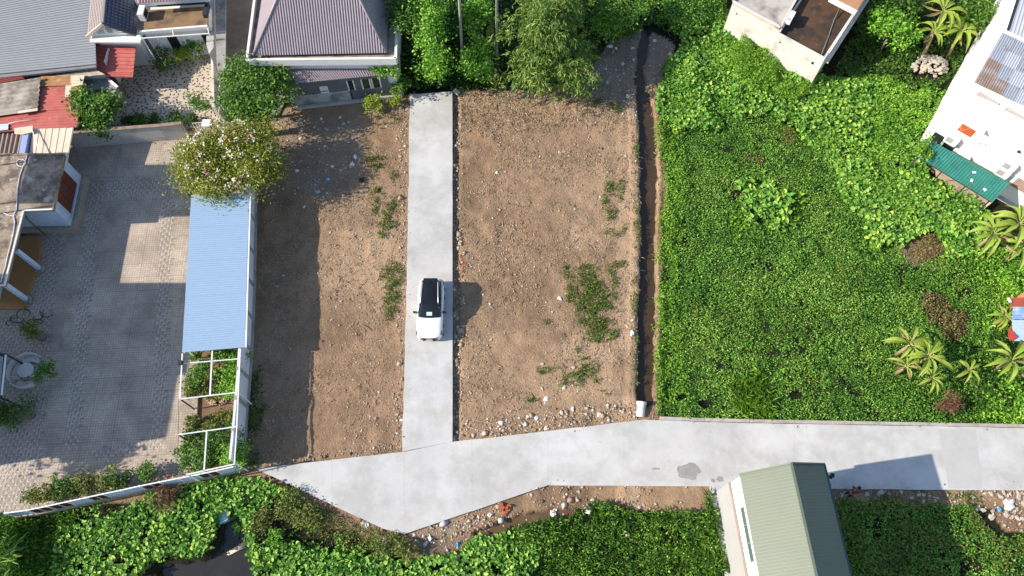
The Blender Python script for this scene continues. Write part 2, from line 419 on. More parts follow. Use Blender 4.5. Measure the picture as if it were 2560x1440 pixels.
# ---- concrete lane and road (separately poured slabs with open joints)
conc = mat('pale concrete', (.475, .47, .462), rough=.85, var=.05, scale=.5, bump=.15, bscale=30, spec=.2,
           stains=[((.56, .557, .55), .22, .53, .10, .75), ((.37, .365, .355), .45, .54, .10, .75), ((.40, .36, .31), .9, .63, .07, .5), ((.30, .295, .285), 3.1, .70, .04, .45), ((.55, .55, .55), 2.4, .62, .08, .35)])
concedge = mat('weathered concrete', (.40, .37, .33), rough=.9, var=.2, scale=2, bump=.4, bscale=15, stains=[((.22, .2, .17), 1.2, .56, .08, .6)])
lane_l = lambda y: float(np.interp(y, [225, 600, 850, 1130], [1025, 1019, 1013, 1005]))
lane = thing('concrete_lane', None, None, P(1075, 700)); lane['kind'] = 'structure'
cuts = [236, 352, 470, 632, 760, 882, 1000, 1120]
for i in range(len(cuts) - 1):
    a, b = cuts[i] + .1, cuts[i + 1] - .1
    n = 5; lp = []; rp = []
    for k in range(n + 1):
        y = a + (b - a) * k / n
        lp.append(P(lane_l(y) + random.uniform(-1.2, 1.2), y, .10)); rp.append(P(1131 + random.uniform(-.3, .5), y - (8 if i == 0 and k == 0 else 0), .10))
    if i == len(cuts) - 2: lp[-1] = P(1006, 1129, .10); rp[-1] = P(1131, 1104, .10)
    prism('slab', lp + rp[::-1], -.25, .10, conc, lane)
road = thing('concrete_road', None, None, P(1500, 1150)); road['kind'] = 'structure'
def top_edge(x): return float(np.interp(x, [640, 1006, 1131, 1300, 1610, 1800, 2560, 2700], [1171, 1130, 1104.5, 1086, 1049, 1056, 1070, 1072]))
def bot_edge(x): return float(np.interp(x, [640, 740, 830, 960, 1012, 1370, 1775, 2050, 2560, 2700], [1172, 1218, 1262, 1322, 1335, 1213, 1216, 1221, 1226, 1228]))
cx = [642, 830, 1012, 1180, 1370, 1560, 1775, 1985, 2190, 2400, 2700]
for i in range(len(cx) - 1):
    xs_ = sorted(set([cx[i] + .1] + [q for q in (740, 960, 1006, 1131, 1300, 1610, 1800, 2050, 2560) if cx[i] < q < cx[i + 1]] + [cx[i + 1] - .1] + [cx[i] + (cx[i + 1] - cx[i]) * k / 6 for k in range(1, 6)]))
    up = [P(x, top_edge(x) + random.uniform(-.6, .6), .10) for x in xs_]
    dn = [P(x, max(bot_edge(x), top_edge(x) + 1.2) + random.uniform(-.5, .5), .10) for x in xs_]
    prism('slab', up + dn[::-1], -.30, .10, conc, road)
wet = mat('damp concrete', (.27, .265, .255), rough=.45, var=.15, scale=3, spec=.4)
def blob(cx, cy, rx, ry, seed, n=40, z=.104):
    q = []
    for i in range(n):
        t = 2 * math.pi * i / n; k = 1 + .35 * (float(fbm(np.array(math.cos(t) * 1.6 + seed), np.array(math.sin(t) * 1.6 + 3.1))) - .5) * 2 + .10 * math.sin(5 * t + seed)
        q.append((cx + rx * k * math.cos(t), cy + ry * k * math.sin(t)))
    return q
flat('damp_patch', blob(1722, 1180, 30, 20, 2), .104, wet, road)
flat('damp_patch', blob(1800, 1198, 9, 7, 5), .104, wet, road)
flat('damp_patch', blob(1783, 1201, 6, 4, 9), .104, wet, road)
flat('damp_patch', blob(1640, 1172, 10, 3, 4), .104, wet, road)
paleband = mat('fresh screed', (.66, .655, .64), rough=.85, var=.06, scale=1.5)
dustband = mat('dusty concrete', (.43, .425, .41), rough=.9, var=.06, scale=1.5, stains=[((.46, .455, .45), 1.2, .5, .1, .6)])
flat('dusty_band', [(2345, 1072), (2440, 1074), (2455, 1222), (2372, 1221)], .104, dustband, road)
# low kerb wall between the field and the road
kw = tag(thing('retaining_kerb', 'low weathered concrete kerb wall between green field and road', 'kerb', P(2100, 1058)), None)
for i in range(9):
    a, b = 1650 + i * 112 + .4, 1650 + (i + 1) * 112 - .4
    prism('kerb_stone', [P(a, top_edge(a) - 9.5, .16), P(b, top_edge(b) - 9.5, .16), P(b, top_edge(b) - 1.6, .16), P(a, top_edge(a) - 1.6, .16)], -.5, .155 + random.uniform(-.012, .012), concedge, kw)

# ---- paved courtyard, patio, alley
def paving(name, col, brick, mortar, rot, dark):
    m = bpy.data.materials.new(name); m.use_nodes = True; t = m.node_tree; L = t.links; bs = t.nodes['Principled BSDF']
    ge = nd(t, 'ShaderNodeNewGeometry'); mp = nd(t, 'ShaderNodeMapping'); mp.inputs['Rotation'].default_value = (0, 0, R(rot)); L.new(ge.outputs['Position'], mp.inputs[0])
    bt = nd(t, 'ShaderNodeTexBrick'); bt.offset = 0; bt.inputs['Scale'].default_value = 1; bt.inputs['Brick Width'].default_value = brick; bt.inputs['Row Height'].default_value = brick; bt.inputs['Mortar Size'].default_value = mortar
    bt.inputs['Color1'].default_value = tuple(col) + (1,); bt.inputs['Color2'].default_value = tuple(c * .82 for c in col) + (1,); bt.inputs['Mortar'].default_value = tuple(c * .55 for c in col) + (1,)
    L.new(mp.outputs[0], bt.inputs['Vector'])
    b2 = nd(t, 'ShaderNodeTexBrick'); b2.offset = .0; b2.inputs['Brick Width'].default_value = 1.55; b2.inputs['Row Height'].default_value = 1.05; b2.inputs['Mortar Size'].default_value = .016
    b2.inputs['Scale'].default_value = 1; b2.inputs['Color1'].default_value = (1, 1, 1, 1); b2.inputs['Color2'].default_value = (.90, .89, .88, 1); b2.inputs['Mortar'].default_value = (.66, .66, .66, 1); L.new(mp.outputs[0], b2.inputs['Vector'])
    mu = nd(t, 'ShaderNodeMixRGB'); mu.blend_type = 'MULTIPLY'; mu.inputs[0].default_value = dark; L.new(bt.outputs[0], mu.inputs[1]); L.new(b2.outputs[0], mu.inputs[2])
    n = nd(t, 'ShaderNodeTexNoise'); n.inputs['Scale'].default_value = .5; n.inputs['Detail'].default_value = 6; L.new(ge.outputs['Position'], n.inputs['Vector'])
    r = nd(t, 'ShaderNodeMapRange'); r.inputs[1].default_value = .3; r.inputs[2].default_value = .7; r.inputs[3].default_value = .68; r.inputs[4].default_value = 1.15; L.new(n.outputs[0], r.inputs[0])
    m3 = nd(t, 'ShaderNodeMixRGB'); m3.blend_type = 'MULTIPLY'; m3.inputs[0].default_value = 1; L.new(mu.outputs[0], m3.inputs[1]); L.new(r.outputs[0], m3.inputs[2])
    L.new(m3.outputs[0], bs.inputs['Base Color']); bs.inputs['Roughness'].default_value = .8
    return m
YARD = [(-80, 1320), (-80, 700), (100, 560), (180, 366), (470, 342), (640, 455), (626, 800), (600, 1166), (437, 1208), (290, 1242), (45, 1288)]
pv = paving('courtyard paving', (.54, .45, .365), .17, .012, -3, 1.0)
yard = prism('courtyard_paving', PP(YARD), -.2, .02, pv); tag(yard, None, kind='structure')
PATIO = [(285, 185), (340, 150), (400, 130), (525, 120), (552, 300), (500, 318), (190, 335), (180, 320)]
pt = mat('cream patio tile', (.50, .43, .34), rough=.6, var=.08, scale=2)
patio = prism('patio_paving', PP(PATIO), -.2, .03, pt); tag(patio, None, kind='structure')
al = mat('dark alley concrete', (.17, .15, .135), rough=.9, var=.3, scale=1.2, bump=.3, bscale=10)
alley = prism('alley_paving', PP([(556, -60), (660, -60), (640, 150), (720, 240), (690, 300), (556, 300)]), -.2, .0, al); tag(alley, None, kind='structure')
# printed curls on the tiles: flat pattern, one sheet each
def curls(name, poly, step, size, z, m, parent, skew, keep=None, arc=3.9, wid=.3, rot=None):
    pw = np.array([P(*q)[:2] for q in poly]); lo = pw.min(0); hi = pw.max(0); V = []; Fc = []
    rr = random.Random(3); i = 0
    y = lo[1]
    while y < hi[1]:
        x = lo[0] + (i % 2) * step * skew; j = 0
        while x < hi[0]:
            a, b = proj(x, y)
            if inpoly([a], [b], poly)[0] and (keep is None or keep(a, b)):
                t0 = (rot + rr.uniform(-.2, .2) if rot is not None else rr.uniform(0, 6.28)); ox, oy = (rr.uniform(-.07, .07), rr.uniform(-.07, .07)) if rot is None else (0, 0); b0 = len(V); n = 6
                for k in range(n + 1):
                    t = t0 + arc * k / n; w_ = wid * math.sin(math.pi * (k + .6) / (n + 1.2))
                    for s in (1 - w_, 1 + w_): V.append((x + ox + size * s * math.cos(t), y + oy + size * s * math.sin(t), z))
                for k in range(n): Fc.append((b0 + 2 * k, b0 + 2 * k + 1, b0 + 2 * k + 3, b0 + 2 * k + 2))
            x += step; j += 1
        y += step * .5; i += 1
    o = obj(name, V, Fc, m, parent); o['kind'] = 'stuff'; return o
ink = mat('dark tile print', (.055, .055, .06), rough=.6, var=.2, scale=3)
curls('tile_print', PATIO, .44, .105, .034, ink, patio, .5, wid=.5, arc=2.3)
grey = mat('grey motif', (.24, .22, .20), rough=.8, var=.2, scale=2); light = mat('light motif', (.50, .43, .36), rough=.8, var=.1, scale=2)
def bandkeep(a, b):
    xa = np.interp(b, [475, 700, 1110], [243, 218, 185]); xb = np.interp(b, [475, 1080], [425, 398])
    if 475 < b < 1120 and abs(a - xa) < 17: return True
    if 475 < b < 1085 and abs(a - xb) < 16: return True
    if 456 < b + (a - 240) * .06 < 494 and 228 < a < 470: return True
    if a < np.interp(b, [580, 760, 900, 1200], [165, 135, 125, 100]) and b > 560: return True
    if 240 < a < 415 and abs(b - np.interp(a, [180, 410], [1150, 1105])) < 14: return True
    return False
curls('paving_motif', YARD, .46, .13, .024, grey, yard, .5, bandkeep, arc=3.2, wid=.45, rot=.4)
curls('paving_motif_light', [(a + 6, b - 5) for a, b in YARD], .46, .12, .0245, light, yard, .5, bandkeep, arc=2.4, wid=.4, rot=2.6)

# ================================================================= LOW VEGETATION (uncountable ground cover)
G_field = leafmat('field leaves', [(.014, .038, .006), (.034, .09, .010), (.060, .145, .016), (.10, .20, .026), (.20, .26, .05)], .22, .5, .25, gain=(1.85, 2.0, 1.8))
G_vine = leafmat('vine leaves', [(.022, .058, .008), (.055, .13, .014), (.10, .20, .025), (.15, .26, .04), (.24, .30, .06)], .25, .5, .3, gain=(1.65, 1.95, 1.3))
G_bright = leafmat('bright vine leaves', [(.05, .11, .012), (.10, .19, .02), (.15, .25, .03), (.21, .30, .05)], .35, .3, .5)
G_heart = leafmat('heart leaves', [(.030, .085, .014), (.065, .155, .026), (.11, .215, .04), (.16, .27, .06), (.28, .33, .07)], .2, .35, .6)
G_grass = leafmat('tall grass', [(.018, .045, .008), (.045, .10, .014), (.085, .16, .025), (.14, .20, .04)], .25, .3, .5, gain=(1.9, 2.1, 1.4))
G_dry = leafmat('withered plants', [(.06, .052, .018), (.13, .11, .035), (.20, .17, .055), (.28, .23, .09)], .2, .3, .8, gain=(1.2, 1.2, 1.2))
G_olive = leafmat('olive weeds', [(.05, .065, .015), (.10, .12, .025), (.16, .17, .04), (.22, .21, .06)], .3, .3, .8, gain=(1.3, 1.4, 1.2))
G_dark = leafmat('shade leaves', [(.012, .030, .007), (.028, .065, .012), (.05, .10, .018), (.09, .15, .03)], .3, .3, .5)  # darker greens; the backlot plants' shade is put into this colour
G_weed = leafmat('lot weeds', [(.035, .06, .012), (.07, .105, .02), (.11, .15, .03), (.18, .2, .05)], .25, .3, .8, gain=(1.4, 1.45, 1.2))
def cover(name, label, poly, dens, size, m, base=.0, top=.35, nf=.5, holes=(), asp=.55, tilt=(.1, .5), big=False, gap=.0, roll=.5, jit=10, az=None, amp=1.0, seed=0, curl=.15, cat='plants'):
    x, y, a, b = scatter(poly, dens, holes, jit)
    f = fbm(x * nf, y * nf, 5 + seed, 4)
    if gap:
        k = RNG.random(len(x)) < np.clip((fbm(x * 1.1, y * 1.1, 17 + seed, 3) - gap) * 7, .12, 1); x, y, f = x[k], y[k], f[k]
    h = top * (1 - amp + amp * np.clip(f * 2 - .5, 0.05, 1.2))
    z = gz(x, y) + base + h * RNG.uniform(0, 1, len(x)) ** .45
    o = leaves(name, np.stack([x, y, z], 1), size, m, None, asp, tilt, roll, big, az, curl=curl)
    return tag(o, label, cat, None, 'stuff')
PUD = [ell(1762, 1006, 24, 9), ell(1700, 990, 16, 8, rot=-.4), ell(1990, 990, 16, 10, rot=.5), ell(1815, 1015, 8, 6)]
DEADS = [ell(2310, 620, 58, 36, rot=-.25), ell(2340, 765, 34, 48, rot=-.5), ell(2385, 810, 36, 40)]
FIELD = [(1656, 300), (1700, 330), (1780, 300), (1860, 270), (2000, 320), (2090, 440), (2190, 600), (2310, 640), (2480, 620), (2640, 600), (2640, 1062), (2560, 1061), (1800, 1046), (1640, 1040), (1645, 960), (1650, 860), (1648, 720), (1660, 600), (1668, 460)]
cover('field_plants', 'dense low green plants filling the plot right of the ditch', FIELD, 360, .12, G_field, .0, .45, .8, PUD + DEADS, gap=.18, asp=.6, jit=5)
cover('field_shoots', 'taller pale green shoots along the field edge beside the ditch', [(1632, 300), (1690, 280), (1720, 420), (1700, 600), (1700, 800), (1720, 1000), (1638, 1035), (1636, 900), (1642, 700), (1646, 560), (1656, 440), (1645, 360)], 150, .18, G_bright, .05, .55, .8, PUD, gap=.25, asp=.5, jit=9)
VINES = [(1640, 270), (1655, 170), (1700, 110), (1660, 40), (1640, -30), (1810, -30), (1822, 70), (1930, 95), (1990, 190), (2050, 205), (2150, 190), (2290, 372), (2300, 420), (2440, 520), (2500, 600), (2420, 650), (2320, 640), (2190, 610), (2090, 440), (1990, 320), (1860, 280), (1780, 320), (1690, 340)]
cover('creeper_mat', 'creeper vines with broad leaves smothering ground around the roofless ruin', VINES, 95, .25, G_heart, .1, .85, .42, DEADS, big=True, asp=.85, tilt=(.05, .4), gap=.15)
cover('creeper_shoots', 'small bright leaves of creepers heaped between broad vine leaves', VINES, 130, .15, G_vine, .1, .8, .42, DEADS, gap=.3, seed=3)
cover('bright_mound', 'mound of bright yellow green creeper against the ruined wall', [(1830, 130), (1870, 92), (1930, 110), (1985, 180), (2030, 215), (1990, 270), (1900, 250), (1830, 200)], 380, .14, G_bright, .5, 1.0, .5, asp=.6)
cover('slope_creeper', 'bright creeper slope between ruin and white building', [(2050, 210), (2160, 185), (2260, 200), (2380, 230), (2300, 350), (2310, 400), (2250, 380), (2180, 330), (2080, 290)], 280, .15, G_vine, .2, .7, .5, [ell(2320, 172, 48, 28)], asp=.6, gap=.2)
cover('backlot_plants', 'shaded green plants growing behind the ruined building', [(2075, 200), (2190, -30), (2500, -30), (2400, 170), (2330, 240), (2250, 200), (2160, 190)], 170, .20, G_dark, .1, .8, .4, [ell(2320, 172, 50, 30)], asp=.6, gap=.2)
cover('taro_patch', 'round patch of big glossy taro-like leaves in the field', ell(1905, 510, 72, 58, rot=.4), 60, .38, G_heart, .2, .5, .9, big=True, asp=.62, tilt=(-.1, .4), gap=.25, jit=30, amp=.6)
cover('taro_fringe', 'scattered creeper leaves fringing the taro patch', ell(1905, 510, 105, 85), 34, .24, G_bright, .1, .4, .9, big=True, asp=.7, gap=.4, jit=16)
cover('clover_vines', 'pale green rounded vine leaves below the green awning', [(2080, 420), (2180, 400), (2300, 450), (2420, 540), (2400, 620), (2290, 590), (2190, 630), (2140, 540)], 70, .27, G_heart, .25, .7, .5, [DEADS[0]], big=True, asp=.9, tilt=(0, .35), gap=.2)
for k, d in enumerate(DEADS):
    cover('withered_patch', ['brown withered weeds in a hollow of the field', 'yellowed weeds patch above the banana clump', 'yellow brown weeds by the banana clump'][k], d, 330, .12, G_dry, .0, [.35, .6, .6][k], .8, jit=12, cat='weeds')
cover('east_shrubbery', 'rough green shrubs along the right edge of the field', [(2430, 640), (2640, 610), (2640, 1058), (2440, 1050), (2470, 900), (2450, 760)], 150, .18, G_vine, .1, .8, .55, [[(2520, 735), (2640, 735), (2640, 870), (2530, 870)]], gap=.25)
cover('grass_tuft_patch', 'patch of tall pale grass in the field near the road', [(1830, 950), (1900, 920), (1940, 1000), (1930, 1045), (1850, 1040)], 200, .42, G_bright, .1, .3, .8, asp=.12, tilt=(.3, .4), curl=.5, cat='grass')
cover('orange_patches', 'yellowing leaves scattered through the field', ell(1885, 400, 26, 14), 160, .13, G_dry, .15, .3, .8, jit=14)
cover('yellow_patch', 'pale yellow green weeds patch in the field', ell(1965, 340, 24, 28), 300, .12, G_olive, .2, .3, .8, jit=12)
for k, (cx_, cy_, rx, ry) in enumerate([(1790, 775, 70, 26), (1985, 825, 130, 60), (1870, 690, 60, 22), (1760, 880, 50, 30), (2060, 960, 80, 26), (1730, 470, 26, 40), (2120, 700, 60, 40)]):
    cover('olive_field_patch', 'yellow olive tinge of older plants within the green field', ell(cx_, cy_, rx, ry), 60, .13, G_olive, .15, .35, .8, jit=24, gap=.45).__setitem__('group', 'olive patches in the field')
# north thicket
NTH = [(985, -60), (1820, -60), (1815, 50), (1690, 100), (1620, 70), (1520, 105), (1470, 180), (1300, 225), (1160, 222), (1010, 222)]
cover('thicket_floor', 'dark tangled undergrowth beneath the trees and bamboo', NTH, 120, .22, G_dark, .0, .9, .5, asp=.55, gap=.25)
cover('north_weeds', 'sunny weeds around the head of the ditch', [(1500, 60), (1530, -30), (1820, -30), (1815, 60), (1700, 100), (1640, 60), (1600, 80), (1540, 95)], 200, .2, G_bright, .1, 1.0, .6, gap=.3)
cover('hump_creeper', 'dense green creeper hump beside the head of the ditch', [(1640, -30), (1790, -30), (1800, 60), (1720, 105), (1660, 60)], 330, .16, G_field, .6, 1.2, .4)
# south side
SW = [(-40, 1300), (110, 1292), (420, 1228), (600, 1190), (640, 1195), (625, 1260), (575, 1270), (545, 1330), (520, 1385), (380, 1410), (330, 1470), (-40, 1470)]
cover('swamp_vines', 'broad yellow green creeper leaves below the courtyard fence', [(140, 1330), (420, 1232), (600, 1194), (630, 1200), (610, 1255), (560, 1280), (530, 1375), (380, 1405), (320, 1470), (140, 1470)], 88, .24, G_heart, .25, .55, .6, big=True, asp=.75, tilt=(.0, .5), gap=.25)
cover('swamp_vines_small', 'small bright creeper leaves among broad ones below fence', SW, 110, .17, G_vine, .1, .5, .6, gap=.35)
cover('rank_grass', 'rank dark green grass in shade beneath the fence corner', [(-40, 1300), (190, 1290), (200, 1340), (160, 1470), (-40, 1470)], 200, .4, G_grass, .1, .35, .6, asp=.12, tilt=(.5, .4), curl=.4, cat='grass')
cover('bank_vines', 'yellow green creeper leaves along the pond bank', [(575, 1270), (640, 1195), (720, 1230), (740, 1275), (690, 1250), (640, 1290), (640, 1375), (760, 1360), (960, 1390), (1010, 1400), (1020, 1470), (640, 1470), (600, 1370)], 85, .24, G_heart, .3, .5, .6, [ell(700, 1310, 30, 16)], big=True, asp=.8, tilt=(0, .45), gap=.2)
cover('bank_shoots', 'fine bright shoots on the pond bank', [(600, 1260), (650, 1200), (760, 1260), (800, 1330), (960, 1390), (1020, 1470), (640, 1470)], 90, .16, G_vine, .1, .4, .7, [ell(690, 1320, 55, 30)], gap=.35)
cover('olive_bank', 'olive green weeds on the bank below the road corner', [(690, 1225), (770, 1265), (900, 1310), (960, 1330), (1030, 1340), (1020, 1400), (900, 1385), (800, 1370), (750, 1320)], 210, .17, G_olive, .05, .4, .7, gap=.4, asp=.3, cat='weeds')
cover('south_creeper', 'sunlit creeper leaves south of the rubble bank', [(1000, 1400), (1140, 1385), (1200, 1340), (1350, 1330), (1380, 1360), (1300, 1470), (1000, 1470)], 90, .23, G_heart, .3, .5, .6, big=True, asp=.8, tilt=(0, .4), gap=.2)
SG = [(1180, 1355), (1300, 1318), (1420, 1285), (1500, 1262), (1600, 1275), (1760, 1290), (1775, 1225), (1830, 1470), (1150, 1470), (1250, 1400)]
cover('south_grass', 'thick tall green grass south of the road beside the shed', SG, 230, .36, G_grass, .0, .6, .7, asp=.13, tilt=(.45, .45), curl=.5, gap=.2, cat='grass')
cover('south_grass_leaves', 'small leaves mixed through the tall grass beside the shed', SG, 170, .15, G_field, .1, .6, .7, gap=.25)
SE = [(2085, 1248), (2200, 1252), (2300, 1262), (2420, 1262), (2500, 1330), (2640, 1300), (2640, 1470), (2125, 1470)]
cover('southeast_plants', 'dense low plants on the lot east of the green shed', SE, 300, .15, G_field, .05, .35, .7, [ell(2530, 1320, 40, 25)], gap=.2)
cover('southeast_shoots', 'yellow green weed tops on the lot east of the green shed', SE, 90, .16, G_olive, .2, .35, .7, [ell(2530, 1320, 45, 30)], gap=.42)
cover('verge_weeds', 'green weeds between stones along the south road edge', [(2180, 1232), (2440, 1228), (2470, 1262), (2300, 1262), (2180, 1255)], 120, .15, G_weed, .0, .25, .9, gap=.45, cat='weeds')
# weeds in the dirt lots
WP = [(1590, 560, 7, 60), (1588, 740, 8, 50), (1586, 940, 8, 50), (1590, 380, 6, 40), (1480, 720, 70, 60), (1500, 800, 60, 60), (985, 700, 20, 60), (1540, 560, 30, 40), (1440, 930, 60, 40), (950, 520, 30, 50), (1530, 490, 26, 42), (1515, 520, 14, 20), (1455, 700, 40, 40), (1480, 760, 48, 45), (1500, 830, 36, 34), (1450, 740, 30, 30), (1425, 680, 20, 16), (1375, 810, 18, 13), (1545, 660, 22, 14), (1460, 880, 26, 20), (1500, 410, 18, 8), (1465, 935, 10, 13), (1355, 930, 24, 12), (1510, 985, 20, 10), (1585, 650, 8, 40), (1588, 860, 7, 40), (1590, 450, 7, 24), (1550, 470, 16, 22), (1500, 260, 22, 12), (1540, 270, 16, 14), (1330, 1000, 16, 8),
      (975, 540, 24, 34), (990, 500, 12, 22), (985, 440, 9, 14), (930, 405, 26, 14), (975, 690, 26, 36), (980, 765, 20, 44), (955, 585, 16, 10), (915, 590, 10, 8), (930, 818, 14, 6), (975, 300, 26, 12), (960, 280, 20, 8), (890, 660, 10, 6), (945, 480, 14, 14)]
for k, (cx_, cy_, rx, ry) in enumerate(WP):
    x, y, a, b = scatter(ell(cx_, cy_, rx, ry), 330, (), 9)
    kk = RNG.random(len(x)) < np.clip((fbm(x * 2.1, y * 2.1, 5 + k) - .45) * 6, 0, 1); x, y = x[kk], y[kk]
    if len(x) < 8: continue
    z = gz(x, y) + RNG.uniform(0, .16, len(x))
    o = leaves('weed_patch', np.stack([x, y, z], 1), .17, G_weed, None, .28, (.35, .4), .5)
    tag(o, 'low green weeds spreading over the bare dirt of the right lot' if cx_ > 1100 else 'low green weeds on the dirt lot between wall and lane', 'weeds', 'weed patches on the right lot' if cx_ > 1100 else 'weed patches on the left lot', 'stuff')
cover('wall_foot_weeds', 'dark weeds along the foot of the courtyard wall', [(612, 985), (650, 900), (660, 1000), (650, 1120), (640, 1170), (606, 1168)], 150, .17, G_dark, 0, .35, .9, gap=.3, cat='weeds')
# ================================================================= BUILDINGS
whitew = mat('white plaster', (.72, .71, .68), rough=.85, var=.06, scale=1.2, bump=.1, bscale=12, stains=[((.45, .44, .41), .8, .66, .08, .45)])
bluew = mat('pale blue plaster', (.50, .58, .70), rough=.85, var=.08, scale=2, stains=[((.34, .38, .45), 1.5, .62, .08, .5)])
oldwall = mat('stained plaster', (.60, .56, .51), rough=.9, var=.12, scale=1.0, bump=.2, bscale=10, stains=[((.28, .26, .24), .9, .6, .1, .6), ((.16, .15, .14), 2.2, .68, .05, .6)])
greywall = mat('grey cement wall', (.29, .285, .27), rough=.9, var=.15, scale=1.3, bump=.3, bscale=10, stains=[((.13, .13, .125), .7, .58, .08, .75), ((.42, .41, .39), 1.8, .6, .08, .5)])
stainroof = mat('stained flat roof', (.33, .26, .20), rough=.95, var=.2, scale=1.6, bump=.3, bscale=8, stains=[((.09, .07, .055), .75, .54, .07, .8), ((.50, .46, .41), 1.6, .62, .05, .8), ((.10, .085, .07), 3, .6, .05, .6)])
brownroof = mat('water stained roof', (.085, .048, .028), rough=.8, var=.3, scale=.9, bump=.2, bscale=8, stains=[((.035, .025, .02), .6, .5, .07, .9), ((.20, .12, .07), 1.1, .64, .06, .6)])
greytin = mat('grey tin roof', (.27, .285, .305), rough=.5, var=.05, scale=1, spec=.4)
redtin = mat('red tin roof', (.47, .13, .11), rough=.6, var=.12, scale=1, stains=[((.30, .07, .06), 1.5, .58, .1, .6), ((.62, .32, .28), 2.5, .68, .06, .5)])
rust = mat('rusty tin', (.36, .18, .085), rough=.8, var=.25, scale=2.5, stains=[((.52, .34, .2), 1.7, .58, .08, .6)])
creamtin = mat('cream tin', (.66, .55, .42), rough=.7, var=.08, scale=1.2, stains=[((.5, .36, .22), 2, .62, .06, .5)])
fibre = mat('old fibre cement', (.42, .37, .31), rough=.95, var=.2, scale=1.2, stains=[((.13, .11, .09), .8, .52, .09, .8), ((.60, .55, .48), 1.5, .63, .06, .6)])
navy = mat('navy roof tile', (.045, .05, .085), rough=.4, var=.15, scale=3, spec=.5)
sunlit_tile = mat('navy tile painted sunlit', (.30, .255, .25), rough=.5, var=.06, scale=2)  # sunlit copy of the navy tile, west slope's light put into the colour
hiptile = mat('grey brown metal tile', (.275, .235, .265), rough=.45, var=.08, scale=2, spec=.4, stains=[((.2, .17, .18), 1.0, .62, .1, .4)])
bluetin = mat('light blue tin roof', (.30, .425, .58), rough=.6, var=.03, scale=3, spec=.3, stains=[((.20, .33, .55), 1.4, .72, .04, .5)])
greentin = mat('sage green tin roof', (.135, .162, .122), rough=.5, var=.04, scale=.8, spec=.4)
teal = mat('teal awning', (.035, .20, .165), rough=.55, var=.15, scale=1.3, stains=[((.02, .11, .09), .9, .6, .1, .6), ((.09, .27, .23), 2, .62, .06, .4)])
wmetal = mat('white painted steel', (.75, .76, .76), rough=.45, var=.04)
dmetal = mat('dark iron', (.03, .03, .032), rough=.5, var=.2)
timber = mat('red brown shutter', (.13, .038, .02), rough=.55, var=.15, scale=4)
dark = mat('dark opening', (.015, .015, .016), rough=.6, var=.2)
orangef = mat('orange porch tile', (.40, .20, .07), rough=.5, var=.12, scale=3)
stone = mat('tan plinth stone', (.36, .31, .25), rough=.9, var=.25, scale=5, bump=.4, bscale=15)
white2 = mat('bright white wall', (.82, .80, .77), rough=.85, var=.03, scale=.8, stains=[((.62, .58, .52), .9, .72, .05, .4)])
glassd = mat('dark glass', (.02, .028, .03), rough=.08, var=.1, spec=.6)
plastic = mat('white plastic', (.72, .72, .70), rough=.5, var=.05)

# ---- flat roofed blue house at the left edge
z = 3.4
h = thing('flat_roof_house', 'pale blue house with blotchy stained flat concrete roof by the courtyard', 'house', P(60, 560))
RF = PP([(-90, 387), (162, 387), (133, 524), (60, 527), (12, 714), (-90, 716)], z)
rs = prism('roof_slab', RF, z - .22, z, stainroof, h)
for i in range(1, 5):
    beam('roof_lip', RF[i] + Vector((0, 0, .045)), RF[i + 1 if i < 5 else 0] + Vector((0, 0, .045)), .10, .08, whitew if i in (2, 3, 4) else stainroof, rs)
beam('roof_lip', RF[0] + Vector((0, 0, .05)), RF[1] + Vector((0, 0, .05)), .14, .1, stainroof, rs)
W = PP([(-90, 391), (157, 391), (129, 519), (-90, 523)], z - .24)
prism('wall', W, 0, z - .24, bluew, h)
e0, e1 = W[2], W[1]                                   # east face, outward = right of e0->e1
wn = onwall('window', e0, e1, .16, .80, 1.0, 2.75, .03, timber, h)
for u in (.16, .80): onwall('window_frame', e0, e1, u - .012, u + .012, .95, 2.8, .07, bluew, wn)
onwall('window_sill', e0, e1, .12, .84, .90, .985, .14, bluew, wn)
for u in (.37, .59): onwall('shutter_joint', e0, e1, u - .005, u + .005, 1.0, 2.75, .042, dark, wn)
pl = [W[3] + Vector((0, -.28, 0)), W[2] + Vector((.28, -.28, 0)), W[1] + Vector((.30, .1, 0)), W[1] + Vector((0, .1, 0)), W[2], W[3]]
pb = prism('plinth', pl, 0, .62, stone, h)
for i in range(11):
    f = (i + .5) / 11; q = (W[2] + Vector((.28, -.28, 0))).lerp(W[1] + Vector((.30, .1, 0)), f); q.z = .62
    beam('plinth_stone', q + Vector((-.24, -.16, 0)), q + Vector((.02, .16, .02)), .12, .09, stone, pb)
for i in range(8):
    q = (W[2] + Vector((.2, -.2, 0))) + Vector((-i * .34, 0, 0)); q.z = .62
    beam('plinth_stone', q + Vector((-.16, .14, 0)), q + Vector((.16, -.06, .02)), .11, .09, stone, pb)
pf = prism('porch_floor', PP([(-90, 590), (96, 590), (99, 640), (58, 772), (-90, 775)], .25), .01, .25, orangef, h)
prism('porch_step', PP([(-90, 772), (60, 772), (52, 792), (-90, 795)], .12), .01, .12, stone, h)
prism('back_wall', PP([(-90, 527), (-28, 527), (-70, 712), (-90, 712)], z - .24), .25, z - .24, bluew, h)
for a, b in ((43, 628), (8, 708)):
    q = P(a, b, 3.1); c_ = box('column', (q.x, q.y, 1.7), (.26, .26, 2.94), bluew, h)
    box('column_base', (q.x, q.y, .42), (.42, .42, .34), greywall, c_)
tube('drain_pipe', [P(62, 538, 2.9), P(62, 538, 2.9) + Vector((0, -.12, -.4)), P(62, 538, 2.9) + Vector((0, -.12, -2.6))], .05, mat('green pipe', (.05, .12, .10), .5), h)
